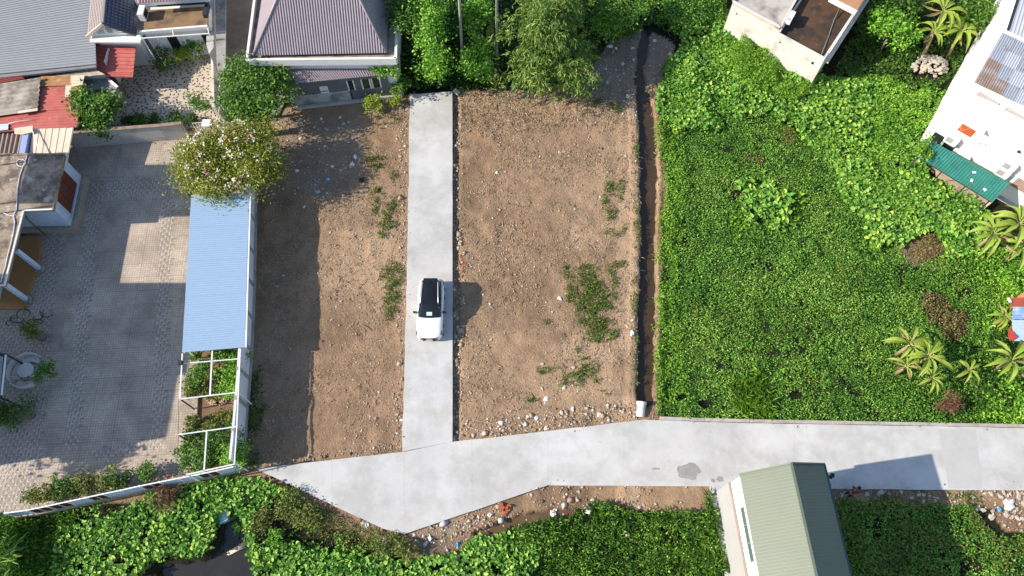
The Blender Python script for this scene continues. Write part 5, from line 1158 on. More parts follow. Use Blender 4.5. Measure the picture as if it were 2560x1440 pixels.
# shrubs and brush
for k, (a, b, r, lb) in enumerate([(2370, 1008, .7, 'red brown dead brush near the road in the field'), (418, 1240, .9, 'red brown dead brush against the courtyard fence')]):
    plant('dead_brush', lb, 'brush', a, b, .5, r, .6, 1300, .22, redbush, asp=.12, seed=60 + k, clumps=22, tilt=(.3, .7), trunk=.03)
for k, (a, b, r, m_, lb) in enumerate([(80, 1240, .55, G_olive, 'small sparse bush first in the row by the fence corner'), (118, 1232, .7, G_olive, 'yellowish bush in the row along the fence'), (152, 1218, .6, G_tree, 'green bush in the row along the fence'), (180, 1222, .55, G_dark, 'low dark bush in the row along the fence'), (212, 1205, .75, G_olive, 'tall olive bush midway in the fence row'), (258, 1198, .85, G_olive, 'widest olive bush in the fence row'), (305, 1196, .65, G_dark, 'dark bush next to the single green pot bush'), (362, 1182, .65, G_tree, 'separate round green bush at the end of the fence row')]):
    plant('fence_row_shrub', lb, 'shrub', a, b, .75, r, r * .8, int(900 * r), .15, m_, 'potted shrubs along the courtyard fence', seed=70 + k, clumps=18, trunk=.03)
    q = P(a, b, .75); V, Fc = tubev([(q.x, q.y, .02), (q.x, q.y, .12), (q.x, q.y, .36), (q.x, q.y, .40)], [.17, .21, .27, .29], 12)
    tag(obj('plant_pot', V, Fc, mat('grey brown pot', (.20, .15, .12), .85, .25, 4), None, True), 'round clay pot under a shrub in the fence row', 'pot', 'pots under the fence row shrubs')
for k, (a, b, r, zc, m_, lb) in enumerate([(490, 886, .45, .8, G_tree, 'small plant at the carport end of the bed'), (505, 935, .95, .9, G_tree, 'bushy green shrub left in the upper bed'), (482, 970, .6, .6, G_olive, 'sparse shrub overhanging the bed edge'), (575, 915, 1.1, 1.0, G_vine, 'bright leafy shrub filling the upper bed by the wall'), (580, 968, .8, .8, G_vine, 'bright shrub below the big one against the wall'), (530, 975, .6, .5, G_olive, 'low shrub above the brick ring'), (560, 880, .9, .9, G_tree, 'shaded shrub under the carport edge'), (483, 1054, .5, .55, G_olive, 'small potted shrub outside the bed edge'), (478, 1090, .45, .5, G_dark, 'dark potted shrub near the lower pergola rail'), (520, 1130, 1.1, 1.0, G_tree, 'large shrub in the lower bed'), (475, 1145, .75, .7, G_tree, 'green shrub spilling out at the lower bed corner'), (555, 1110, 1.1, 1.0, G_dark, 'dark shrub in the middle of the lower bed'), (585, 1135, .9, 1.3, G_vine, 'yellowish climber on the lower end of the wall'), (560, 1045, .6, .3, G_olive, 'thin weeds on bare soil between pergola rails'), (535, 1060, .7, .3, G_olive, 'patchy weeds above the lower pergola rail')]):
    plant('bed_shrub', lb, 'shrub', a, b, zc, r, r * .75, int(1300 * r), .16, m_, 'shrubs in the courtyard garden bed', seed=90 + k, clumps=22, trunk=.03, zb=.08)
for k, (a, b, r, m_) in enumerate([(655, 1300, .8, G_olive), (720, 1260, 1.0, G_weed), (690, 1345, .5, G_vine), (780, 1290, .9, G_olive), (735, 1280, .9, G_olive), (1010, 1375, .7, G_olive), (960, 1360, .8, G_weed)]):
    plant('bank_bush', ['feathery olive bush standing in the dark pond', 'leafy bush on the bank near the road tip', 'small bush in the pond margin', 'olive bush below the sloping road edge', 'olive bush between pond and road', 'weedy bush under the road corner', 'spreading weedy bush left of the road corner'][k], 'bush', a, b, .3, r, r * .6, int(900 * r), .17, m_, 'bushes on the pond bank', seed=120 + k, clumps=18, trunk=.03, zb=-.4, asp=.35)
for k, (a, b, r, zc, m_, pr, lb) in enumerate([(82, 828, .75, 1.3, G_olive, .30, 'sparse tree-shaped bonsai in a pot by the black scrolls'), (113, 925, .72, 1.2, G_tree, .0, 'round dark green bush overhanging the stone table'), (55, 1028, .95, 1.1, G_dark, .34, 'shaded potted bush below the stone benches'), (0, 1040, .8, 1.0, G_dark, .3, 'dark bush at the left edge of the courtyard')]):
    plant('courtyard_bush', lb, 'bush', a, b, zc, r, r * .7, int(900 * r), .15, m_, 'bushes around the stone table', seed=140 + k, clumps=20, trunk=.05)
    if pr:
        q = P(a, b, zc); V, Fc = tubev([(q.x, q.y, .02), (q.x, q.y, .15), (q.x, q.y, .5), (q.x, q.y, .55)], [pr * .7, pr * .85, pr, pr * 1.08], 14)
        tag(obj('plant_pot', V, Fc, MATS['grey brown pot'], None, True), ['dark round pot beneath the sparse bonsai', '', 'dark pot beneath the shaded bush under the benches', 'dark pot at the left edge of the courtyard'][k], 'pot')
plant('corner_palm', 'feathery palm fronds at the lower left corner', 'palm', -6, 1378, 1.2, 1.5, .6, 700, .8, G_grass, asp=.10, seed=150, clumps=12, cr=.3, tilt=(.1, .3), trunk=.08)
plant('building_vine', 'leafy vine climbing the white wall by the teal awning', 'vine', 2308, 380, 2.2, .7, .8, 700, .2, G_bright, seed=151, clumps=16, trunk=.03, ry=1.3)
plant('shrub_tree', 'light green leafy tree right of the ruin', 'tree', 2235, 70, 2.6, 1.7, 1.3, 2400, .28, G_vine, seed=152, clumps=34, cr=.35, trunk=.09)
plant('shrub_tree', 'rounded tree beside the tall banana plants', 'tree', 2440, 30, 2.6, 1.5, 1.2, 1900, .26, G_tree, seed=153, clumps=30, cr=.35, trunk=.09)
plant('shrub_tree', 'dark tree in the shade behind the ruin', 'tree', 2250, -10, 2.4, 2.0, 1.2, 2200, .28, G_dark, seed=154, clumps=34, cr=.4, trunk=.09)
for k, (a, b, r) in enumerate([(2530, 1000, 1.4), (2480, 980, 1.0), (2550, 700, 1.3), (2500, 860, .9)]):
    plant('scrub_bush', ['dense green bush near the road at the right edge', 'dark bush beside the red brown brush', 'green bush above the blue shack', 'leafy bush below the small yellow banana'][k], 'bush', a, b, .8, r, r * .6, int(1300 * r), .2, G_vine if k % 2 == 0 else G_dark, 'scrub at the right edge', seed=160 + k, clumps=24, trunk=.05)
q = [P(545, 1255, -.2), P(575, 1262, -.2), P(572, 1300, -.2), P(552, 1312, -.2), P(540, 1290, -.2)]
tp = prism('plastic_sheet', q, -.5, .02, mat('pale turquoise plastic', (.42, .60, .62), .4, .25, 6)); tag(tp, 'crumpled pale turquoise plastic sheet half sunk in the pond', 'plastic sheet')
pb = thing('broken_broom', 'broken bundle of pale reeds lying in the pond', 'reeds', P(600, 1365))
for k in range(16):
    a = P(570 + random.uniform(-3, 3), 1384 + random.uniform(-4, 4), -.5); b = P(618 + random.uniform(-8, 8), 1362 + random.uniform(-10, 8), -.45); tube('reed', [a, b], .02, creamtin, pb, 4)

# ================================================================= SOIL DEBRIS
def rampmat(name, cols):
    m = bpy.data.materials.new(name); m.use_nodes = True; t = m.node_tree; g = nd(t, 'ShaderNodeNewGeometry'); r = nd(t, 'ShaderNodeValToRGB'); e = r.color_ramp.elements
    while len(e) < len(cols): e.new(.5)
    for i, c_ in enumerate(cols): e[i].position = i / (len(cols) - 1); e[i].color = tuple(c_) + (1,)
    t.links.new(g.outputs['Random Per Island'], r.inputs[0]); t.links.new(r.outputs[0], t.nodes['Principled BSDF'].inputs['Base Color']); t.nodes['Principled BSDF'].inputs['Roughness'].default_value = .85
    return m
PEB = rampmat('mixed pebbles', [(.12, .08, .055), (.24, .17, .11), (.34, .25, .17), (.42, .34, .26), (.5, .42, .33), (.3, .2, .14), (.60, .56, .50)])
STR = rampmat('dry straw', [(.18, .12, .07), (.34, .25, .15), (.48, .37, .24), (.28, .2, .12), (.56, .46, .32)])
WHT = rampmat('pale litter', [(.45, .43, .40), (.62, .60, .56), (.42, .44, .46), (.50, .45, .38), (.30, .38, .48)])
OCT = np.array([[1, 0, 0], [0, 1, 0], [-1, 0, 0], [0, -1, 0], [0, 0, .7], [0, 0, -.4]], float); OF = np.array([[0, 1, 4], [1, 2, 4], [2, 3, 4], [3, 0, 4], [1, 0, 5], [2, 1, 5], [3, 2, 5], [0, 3, 5]])
def pebbles(name, label, poly, dens, size, m, holes=(), noise_=None, lift=.0, sig=.55, zfix=None):
    x, y, a, b = scatter(poly, dens, holes, 8)
    if noise_: k = RNG.random(len(x)) < np.clip((fbm(x * .5, y * .5, noise_) - .38) * 5, .08, 1); x, y = x[k], y[k]
    n = len(x); s = size * np.exp(RNG.normal(0, sig, n)); z = (gz(x, y) if zfix is None else zfix) + s * .15 + lift
    V = OCT[None] * RNG.uniform(.6, 1.4, (n, 6, 3)) * s[:, None, None]; t = RNG.uniform(0, 6.28, n); c_, s_ = np.cos(t)[:, None], np.sin(t)[:, None]
    V = np.stack([V[..., 0] * c_ - V[..., 1] * s_, V[..., 0] * s_ + V[..., 1] * c_, V[..., 2]], -1) + np.stack([x, y, z], 1)[:, None]
    Fc = (OF[None] + np.arange(n)[:, None, None] * 6).reshape(-1, 3)
    return tag(np_mesh(name, V.reshape(-1, 3), Fc, m), label, 'debris', None, 'stuff')
def straws(name, label, poly, dens, ln, m, noise_=None):
    x, y, a, b = scatter(poly, dens, (), 6)
    if noise_: k = RNG.random(len(x)) < np.clip((fbm(x * .4, y * .4, noise_) - .36) * 5, .1, 1); x, y = x[k], y[k]
    n = len(x); L_ = ln * np.exp(RNG.normal(0, .5, n)); z = gz(x, y) + .03
    V, Fc = leaf_arrays(np.stack([x, y, z], 1), L_, np.full(n, .035) * RNG.uniform(.6, 1.8, n), RNG.uniform(0, 6.28, n), RNG.normal(.05, .12, n), RNG.normal(0, .4, n))
    return tag(np_mesh(name, V, Fc, m), label, 'debris', None, 'stuff')
pebbles('lot_gravel', 'small stones and clods strewn over the right dirt lot', LOT_R, 34, .024, PEB, noise_=3)
pebbles('lot_gravel', 'small stones and clods strewn over the left dirt lot', LOT_L, 30, .024, PEB, noise_=6)
straws('lot_straw', 'dry straw and wood splinters strewn over the right dirt lot', LOT_R, 60, .15, STR, 12)
straws('lot_straw', 'dry straw and wood splinters strewn over the left dirt lot', LOT_L, 38, .15, STR, 14)
straws('north_chips', 'pale dry leaves and chips at the top of the right lot', [(1145, 232), (1300, 232), (1480, 200), (1580, 240), (1570, 330), (1400, 320), (1250, 340), (1150, 330)], 55, .2, STR)
pebbles('lane_edge_rubble', 'rubble strip along the right edge of the lane', [(1133, 232), (1150, 232), (1152, 640), (1158, 900), (1150, 1100), (1133, 1102)], 90, .055, PEB)
pebbles('lane_edge_rubble', 'pebbly strip along the left edge of the lane', [(985, 250), (1022, 250), (1016, 600), (1002, 1125), (980, 1130), (1000, 800), (1000, 500)], 60, .04, PEB)
pebbles('road_edge_rubble', 'gravel fringe along the top edge of the road', [(650, 1166), (1000, 1124), (1000, 1108), (820, 1125)], 60, .04, PEB)
pebbles('road_edge_rubble', 'rubble along the bottom of the right lot', [(1140, 1050), (1300, 1040), (1590, 1005), (1600, 1046), (1300, 1082), (1140, 1100)], 55, .05, PEB)
pebbles('bank_rubble', 'gravel and rubble on the bank below the road', BANK_S, 40, .045, PEB, noise_=8)
pebbles('bank_rubble', 'gravel and rubble along the road edge by the shed', BANK_E, 45, .038, PEB)
pebbles('ash_litter', 'pale scraps of litter over the grey fill by the ditch head', [(1440, 215), (1530, 110), (1690, 80), (1680, 180), (1610, 200), (1590, 300), (1500, 240)], 14, .032, WHT, sig=.7)
pebbles('shade_litter', 'scraps of pale litter in the shaded left lot', [(690, 280), (900, 290), (900, 400), (860, 470), (780, 500), (680, 480)], 11, .032, WHT, sig=.6)
pebbles('corner_litter', 'pale litter scraps at the road corner bank', [(1020, 1345), (1160, 1290), (1260, 1260), (1250, 1320), (1130, 1385), (1060, 1400)], 13, .045, WHT, sig=.6)
pebbles('road_grit', 'fine grit spilled on the road along its lower edge', [(1380, 1200), (1780, 1203), (2560, 1212), (2560, 1226), (1780, 1216), (1375, 1213), (1100, 1304), (1050, 1308)], 16, .018, PEB, zfix=.1, noise_=5)
pebbles('road_grit', 'fine grit spilled on the lane along its left edge', [(1026, 250), (1034, 250), (1018, 1120), (1008, 1128), (1015, 850), (1020, 600)], 22, .018, PEB, zfix=.1)
pebbles('road_grit', 'fine grit spilled on the road along its upper edge', [(1140, 1104), (1610, 1052), (2560, 1072), (2560, 1080), (1620, 1062), (1200, 1108)], 14, .018, PEB, zfix=.1)
# single stones, bags, bricks
def stone_mesh(seed, sub=1):
    bm = bmesh.new(); bmesh.ops.create_icosphere(bm, subdivisions=sub, radius=1); rg = random.Random(seed)
    for v in bm.verts: v.co *= rg.uniform(.5, 1.25); v.co.z *= .55
    me = bpy.data.meshes.new('stone'); bm.to_mesh(me); bm.free(); return me
SM = [stone_mesh(i) for i in range(6)]
stm = [mat('pale stone', (.42, .36, .29), .9, .2, 4), mat('grey stone', (.36, .34, .31), .9, .2, 4), mat('tan stone', (.46, .40, .33), .9, .2, 4)]
for i, me in enumerate(SM): me.materials.append(stm[i % 3])
def rock(name, label, cat, px, py, s, group, k, z0=None, parent=None):
    q = P(px, py); z = gz1(q.x, q.y) if z0 is None else z0
    o = bpy.data.objects.new(name, SM[k % 6]); COL.objects.link(o); o.rotation_euler = (0, 0, k * 1.7); o.scale = (s, s * random.uniform(.6, 1.1), s * .8)
    off = root_off(parent); o.location = Vector((q.x, q.y, z + s * .25)) - off
    if parent is not None: o.parent = parent
    else: tag(o, label, cat, group)
    return o
rs_ = random.Random(4)
for i in range(46): rock('loose_stone', 'loose stone among weeds along the road edge east of the shed', 'stone', rs_.uniform(2085, 2560), 1229 + abs(rs_.gauss(0, 13)), rs_.uniform(.08, .2), 'stones on the road edge east of the shed', i)
for i in range(24): rock('loose_stone', 'pale broken concrete lump on the verge right of the shed shadow', 'stone', rs_.uniform(2440, 2560), rs_.uniform(1232, 1300), rs_.uniform(.1, .22), 'concrete lumps on the sunny verge', i)
for i in range(30): rock('loose_stone', 'loose stone on the bank below the road', 'stone', rs_.choice([rs_.uniform(1160, 1260), rs_.uniform(1480, 1620), rs_.uniform(1040, 1140)]), rs_.uniform(1245, 1280) if i % 3 else rs_.uniform(1300, 1370), rs_.uniform(.08, .2), 'stones on the bank below the road', i)
for i in range(34): rock('loose_stone', 'pale stone lying on the right dirt lot', 'stone', rs_.uniform(1160, 1570), rs_.choice([rs_.uniform(260, 1040), rs_.uniform(950, 1060)]), rs_.uniform(.07, .15), 'stones on the right lot', i)
for i in range(26): rock('loose_stone', 'pale stone lying on the left dirt lot', 'stone', rs_.uniform(790, 1000), rs_.uniform(300, 1110), rs_.uniform(.06, .13), 'stones on the left lot', i)
hp = thing('rubble_heap', 'heap of pinkish tan rubble under the banana plants', 'rubble', P(2322, 172)); bmnd = []
for i in range(150):
    t, r_ = rs_.uniform(0, 6.28), rs_.uniform(0, 1) ** .6; px, py = 2322 + 46 * r_ * math.cos(t), 170 + 27 * r_ * math.sin(t)
    rock('stone', None, None, px, py, rs_.uniform(.13, .24), None, i, .05 + .75 * (1 - r_ * r_), hp)
def bag(name, label, px, py, s, m, group=None, seed=1, z0=None, h_=.5):
    rg = random.Random(seed); bm = bmesh.new(); bmesh.ops.create_icosphere(bm, subdivisions=2, radius=1)
    for v in bm.verts: v.co *= rg.uniform(.45, 1.3); v.co.z *= h_
    me = bpy.data.meshes.new(name); bm.to_mesh(me); bm.free(); q = P(px, py); o = link(name, me, m)
    o.scale = (s, s * rg.uniform(.6, 1), s); o.rotation_euler = (0, 0, rg.uniform(0, 3)); o.location = (q.x, q.y, (gz1(q.x, q.y) if z0 is None else z0) + s * .2); return tag(o, label, 'litter', group)
wb = mat('white plastic bag', (.72, .72, .72), .5, .1, 6); bb = mat('blue plastic', (.06, .28, .50), .5, .15, 5); kb = mat('black plastic', (.02, .02, .022), .4, .2, 5); lav = mat('lilac plastic', (.42, .40, .55), .5, .15, 5)
for i, (a, b, s) in enumerate([(1386, 1278, .27), (1472, 1274, .30), (1225, 1287, .17), (1140, 1395, .2), (1075, 1345, .16), (915, 1312, .18), (960, 1350, .2)]): bag('plastic_bag', ['white sack standing at the edge of the grass below the road', 'large crumpled white sack on the mud below the road', 'white bag next to the red bricks', 'pale bag at the dark mud below the road corner', 'pale bag under the road corner', 'pale grey bag on the sloping bank', 'small pale bag at the tip of the road corner'][i], a, b, s, wb, 'bags on the bank', i + 3, h_=.8)
for i, (a, b, s, m_) in enumerate([(888, 392, .24, wb), (880, 410, .18, wb), (830, 415, .14, wb), (820, 448, .16, lav), (795, 478, .18, lav), (783, 448, .12, bb), (816, 452, .13, bb), (742, 425, .14, wb), (812, 365, .13, wb), (760, 516, .13, wb), (850, 292, .14, wb), (750, 345, .12, wb), (905, 449, .26, kb)]):
    bag('litter_scrap', {wb: 'crumpled white scrap in the littered shade of the left lot', lav: 'lilac plastic scrap in the littered left lot', bb: 'small blue plastic scrap in the littered left lot', kb: 'black plastic bag at the edge of the shade on the left lot'}[m_], a, b, s, m_, {wb: 'white scraps on the left lot', lav: 'lilac scraps on the left lot', bb: 'blue scraps on the left lot'}.get(m_), 20 + i)
for i, (a, b, s) in enumerate([(1400, 745, .15), (1580, 833, .22), (1365, 997, .17), (1340, 1045, .17), (1432, 1022, .16), (1498, 1037, .17), (1410, 968, .16), (1580, 800, .1), (1242, 430, .12), (1365, 1070, .14), (1526, 115, .22), (1540, 120, .16), (1638, 100, .16)]): bag('litter_scrap', 'white scrap lying on the right dirt lot', a, b, s, wb, 'white scraps on the right lot', 50 + i)
bag('blue_scrap', 'small bright blue plastic scrap on the bank below the road corner', 1144, 1358, .17, bb, None, 80)
bag('floating_scrap', 'cream scrap floating in the ditch', 1619, 945, .16, creamtin, None, 81, -.84)
bag('pond_scrap', 'pale bag floating in the dark pond', 436, 1403, .2, wb, None, 82, -.58)
bag('foam_board', 'white foam board broken on the sunny verge stones', 2522, 1262, .42, wb, None, 83, h_=.3); bag('blue_scrap', 'blue plastic scrap beside the white foam board', 2500, 1275, .2, bb, None, 84)
br_ = thing('red_bricks', 'scatter of broken red bricks on the bank below the road', 'bricks', P(1262, 1272)); brm = mat('red brick', (.36, .105, .05), .9, .2, 5)
for i in range(26): q = P(1262 + rs_.gauss(0, 9), 1272 + rs_.gauss(0, 7), .02 + rs_.uniform(0, .12)); box('brick', tuple(q), (.2, .1, .07), brm, br_, rs_.uniform(0, 3))
br_ = thing('red_bricks', 'few red brick pieces in the rubble near the tall grass', 'bricks', P(1558, 1272))
for i in range(10): q = P(1556 + rs_.gauss(0, 9), 1272 + rs_.gauss(0, 5), .02); box('brick', tuple(q), (.18, .1, .07), brm, br_, rs_.uniform(0, 3))
br_ = thing('red_bricks', 'red brick pieces along the lane edge', 'bricks', P(1156, 665))
for i in range(12): q = P(1156 + rs_.gauss(0, 4), 663 + rs_.gauss(0, 14), -.08); box('brick', tuple(q), (.2, .1, .07), brm, br_, rs_.uniform(0, 3))
STKM = mat('weathered plank', (.36, .28, .2), .9, .2, 4)
for i, (a, b, c_, d) in enumerate([(1183, 1050, 1250, 1062), (1165, 1065, 1215, 1080), (928, 378, 940, 386), (855, 443, 870, 452)]):
    q0, q1 = P(a, b), P(c_, d); tag(beam('plank', (q0.x, q0.y, gz1(q0.x, q0.y) + .07), (q1.x, q1.y, gz1(q1.x, q1.y) + .05), .06, .04, STKM), ['longer pale plank at the bottom of the right lot', 'shorter pale plank at the bottom corner of the right lot', 'pale stick on the sunny soil of the left lot', 'thin pale stick at the shade edge of the left lot'][i], 'plank')
tag(beam('concrete_strip', P(1136, 226, .05), P(1147, 234, .05), .3, .2, concedge), 'broken concrete stub at the top right corner of the lane', 'concrete')
# culvert pipe
pp_ = thing('culvert_pipe', 'white concrete pipe end where the ditch meets the road', 'pipe', P(1603, 1025)); q0, q1 = P(1604, 1004, .18), P(1601, 1042, -.05)
def ring(a, b, ro, ri, nm, m):
    a, b = Vector(a), Vector(b); d = (b - a).normalized(); s = d.orthogonal().normalized(); u = d.cross(s); V = []; n = 20
    for p_, r_ in ((a, ri), (a, ro), (b, ro), (b, ri)):
        for k in range(n): t = 2 * math.pi * k / n; V.append(p_ + (s * math.cos(t) + u * math.sin(t)) * r_)
    Fc = [(j * n + k, j * n + (k + 1) % n, ((j + 1) % 4) * n + (k + 1) % n, ((j + 1) % 4) * n + k) for j in range(4) for k in range(n)]
    return obj(nm, V, Fc, m, pp_, False)
pcm = mat('white pipe', (.62, .60, .57), .7, .08, 2); ring(q0, q1, .27, .22, 'barrel', pcm); ring(q0, q0.lerp(q1, .22), .33, .272, 'socket', pcm)
prism('headwall', PP([(1585, 1030), (1625, 1034), (1625, 1046), (1585, 1044)]), -1, -.12, concedge, pp_)

# ================================================================= COURTYARD FURNITURE
granite = mat('pale terrazzo', (.60, .58, .54), .6, .12, 6); cc = P(80, 934)
st = thing('stone_table', 'round pale terrazzo garden table in the shaded courtyard', 'table', cc)
def lathe(nm, prof, m, par, n=24):
    V = []; Fc = []; o_ = root_off(par)
    for r_, z_ in prof:
        for k in range(n): t = 2 * math.pi * k / n; V.append((o_.x + r_ * math.cos(t), o_.y + r_ * math.sin(t), z_))
    for j in range(len(prof) - 1):
        for k in range(n): Fc.append((j * n + k, j * n + (k + 1) % n, (j + 1) * n + (k + 1) % n, (j + 1) * n + k))
    Fc.append(tuple(range(n))[::-1]); Fc.append(tuple((len(prof) - 1) * n + k for k in range(n))); return obj(nm, V, Fc, m, par)
lathe('table_top', [(.47, .70), (.50, .72), (.50, .78), (.46, .80)], granite, st); lathe('pedestal', [(.26, .02), (.22, .1), (.12, .35), (.2, .70)], granite, st)
def arcprism(nm, r0, r1, t0, t1, z0, z1, m, par, n=10):
    V = [(cc.x + r_ * math.cos(t0 + (t1 - t0) * k / n), cc.y + r_ * math.sin(t0 + (t1 - t0) * k / n)) for r_, rng_ in ((r0, range(n + 1)), (r1, range(n, -1, -1))) for k in rng_]
    return prism(nm, V, z0, z1, m, par)
for k, (tm, lb) in enumerate([(95, 'curved terrazzo bench with backrest north of the round table'), (180, 'curved terrazzo bench with backrest west of the round table'), (268, 'curved terrazzo bench with backrest south of the round table')]):
    t0, t1 = R(tm - 34), R(tm + 34); b_ = thing('curved_bench', lb, 'bench', (cc.x + .9 * math.cos(R(tm)), cc.y + .9 * math.sin(R(tm)), 0), 'benches around the stone table')
    arcprism('seat', .70, 1.02, t0, t1, .38, .45, granite, b_); arcprism('backrest', 1.12, 1.19, t0 - .06, t1 + .06, .45, .85, granite, b_)
    for t in (t0 + .2, t1 - .2):
        arcprism('leg', .74, 1.0, t - .06, t + .06, .02, .38, granite, b_, 2); arcprism('support', 1.0, 1.13, t - .04, t + .04, .3, .6, granite, b_, 2)
sc_ = thing('black_scrolls', 'black curling scrolls lying on the paving', 'scrollwork', P(70, 795));  # dark curling tubes laid flat on the paving
for k, (a, b, r_, t0, t1) in enumerate([(40, 795, 20, 0, 4.6), (62, 785, 22, 2.5, 7.0), (92, 790, 18, -1.2, 3.2), (80, 805, 14, 1, 5.6), (112, 782, 20, .2, 3.0), (26, 806, 12, 2, 6), (98, 806, 12, 3, 7.5), (60, 806, 10, 0, 5)]):
    tube('scroll', [P(a + r_ * (1 - .035 * i) * math.cos(t0 + (t1 - t0) * i / 14), b + .7 * r_ * (1 - .035 * i) * math.sin(t0 + (t1 - t0) * i / 14), .10 + .02 * k) for i in range(15)], .03, dmetal, sc_, 5)
dr = thing('dark_canopy', 'dark blue canopy with white edge rail at the left edge of the courtyard', 'canopy', P(-10, 930))
k0, k1, k2, k3 = P(-60, 872, 2.4), P(17, 884, 2.4), P(4, 992, 2.4), P(-60, 992, 2.4)
prism('roof', [k0, k1, k2, k3], 2.3, 2.4, mat('navy canopy', (.03, .04, .07), .5, .1), dr); beam('edge_rail', k1 + Vector((0, -.1, .05)), k2 + Vector((0, .1, .05)), .08, .08, wmetal, dr); prism('top_panel', PP([(-60, 878), (8, 892), (0, 985), (-60, 985)], 2.45), 2.405, 2.45, mat('grey canopy panel', (.30, .28, .27), .7), dr)
for q in (k1, k2): beam('post', (q.x - .15, q.y, .02), (q.x - .15, q.y, 2.3), .08, .08, dmetal, dr)

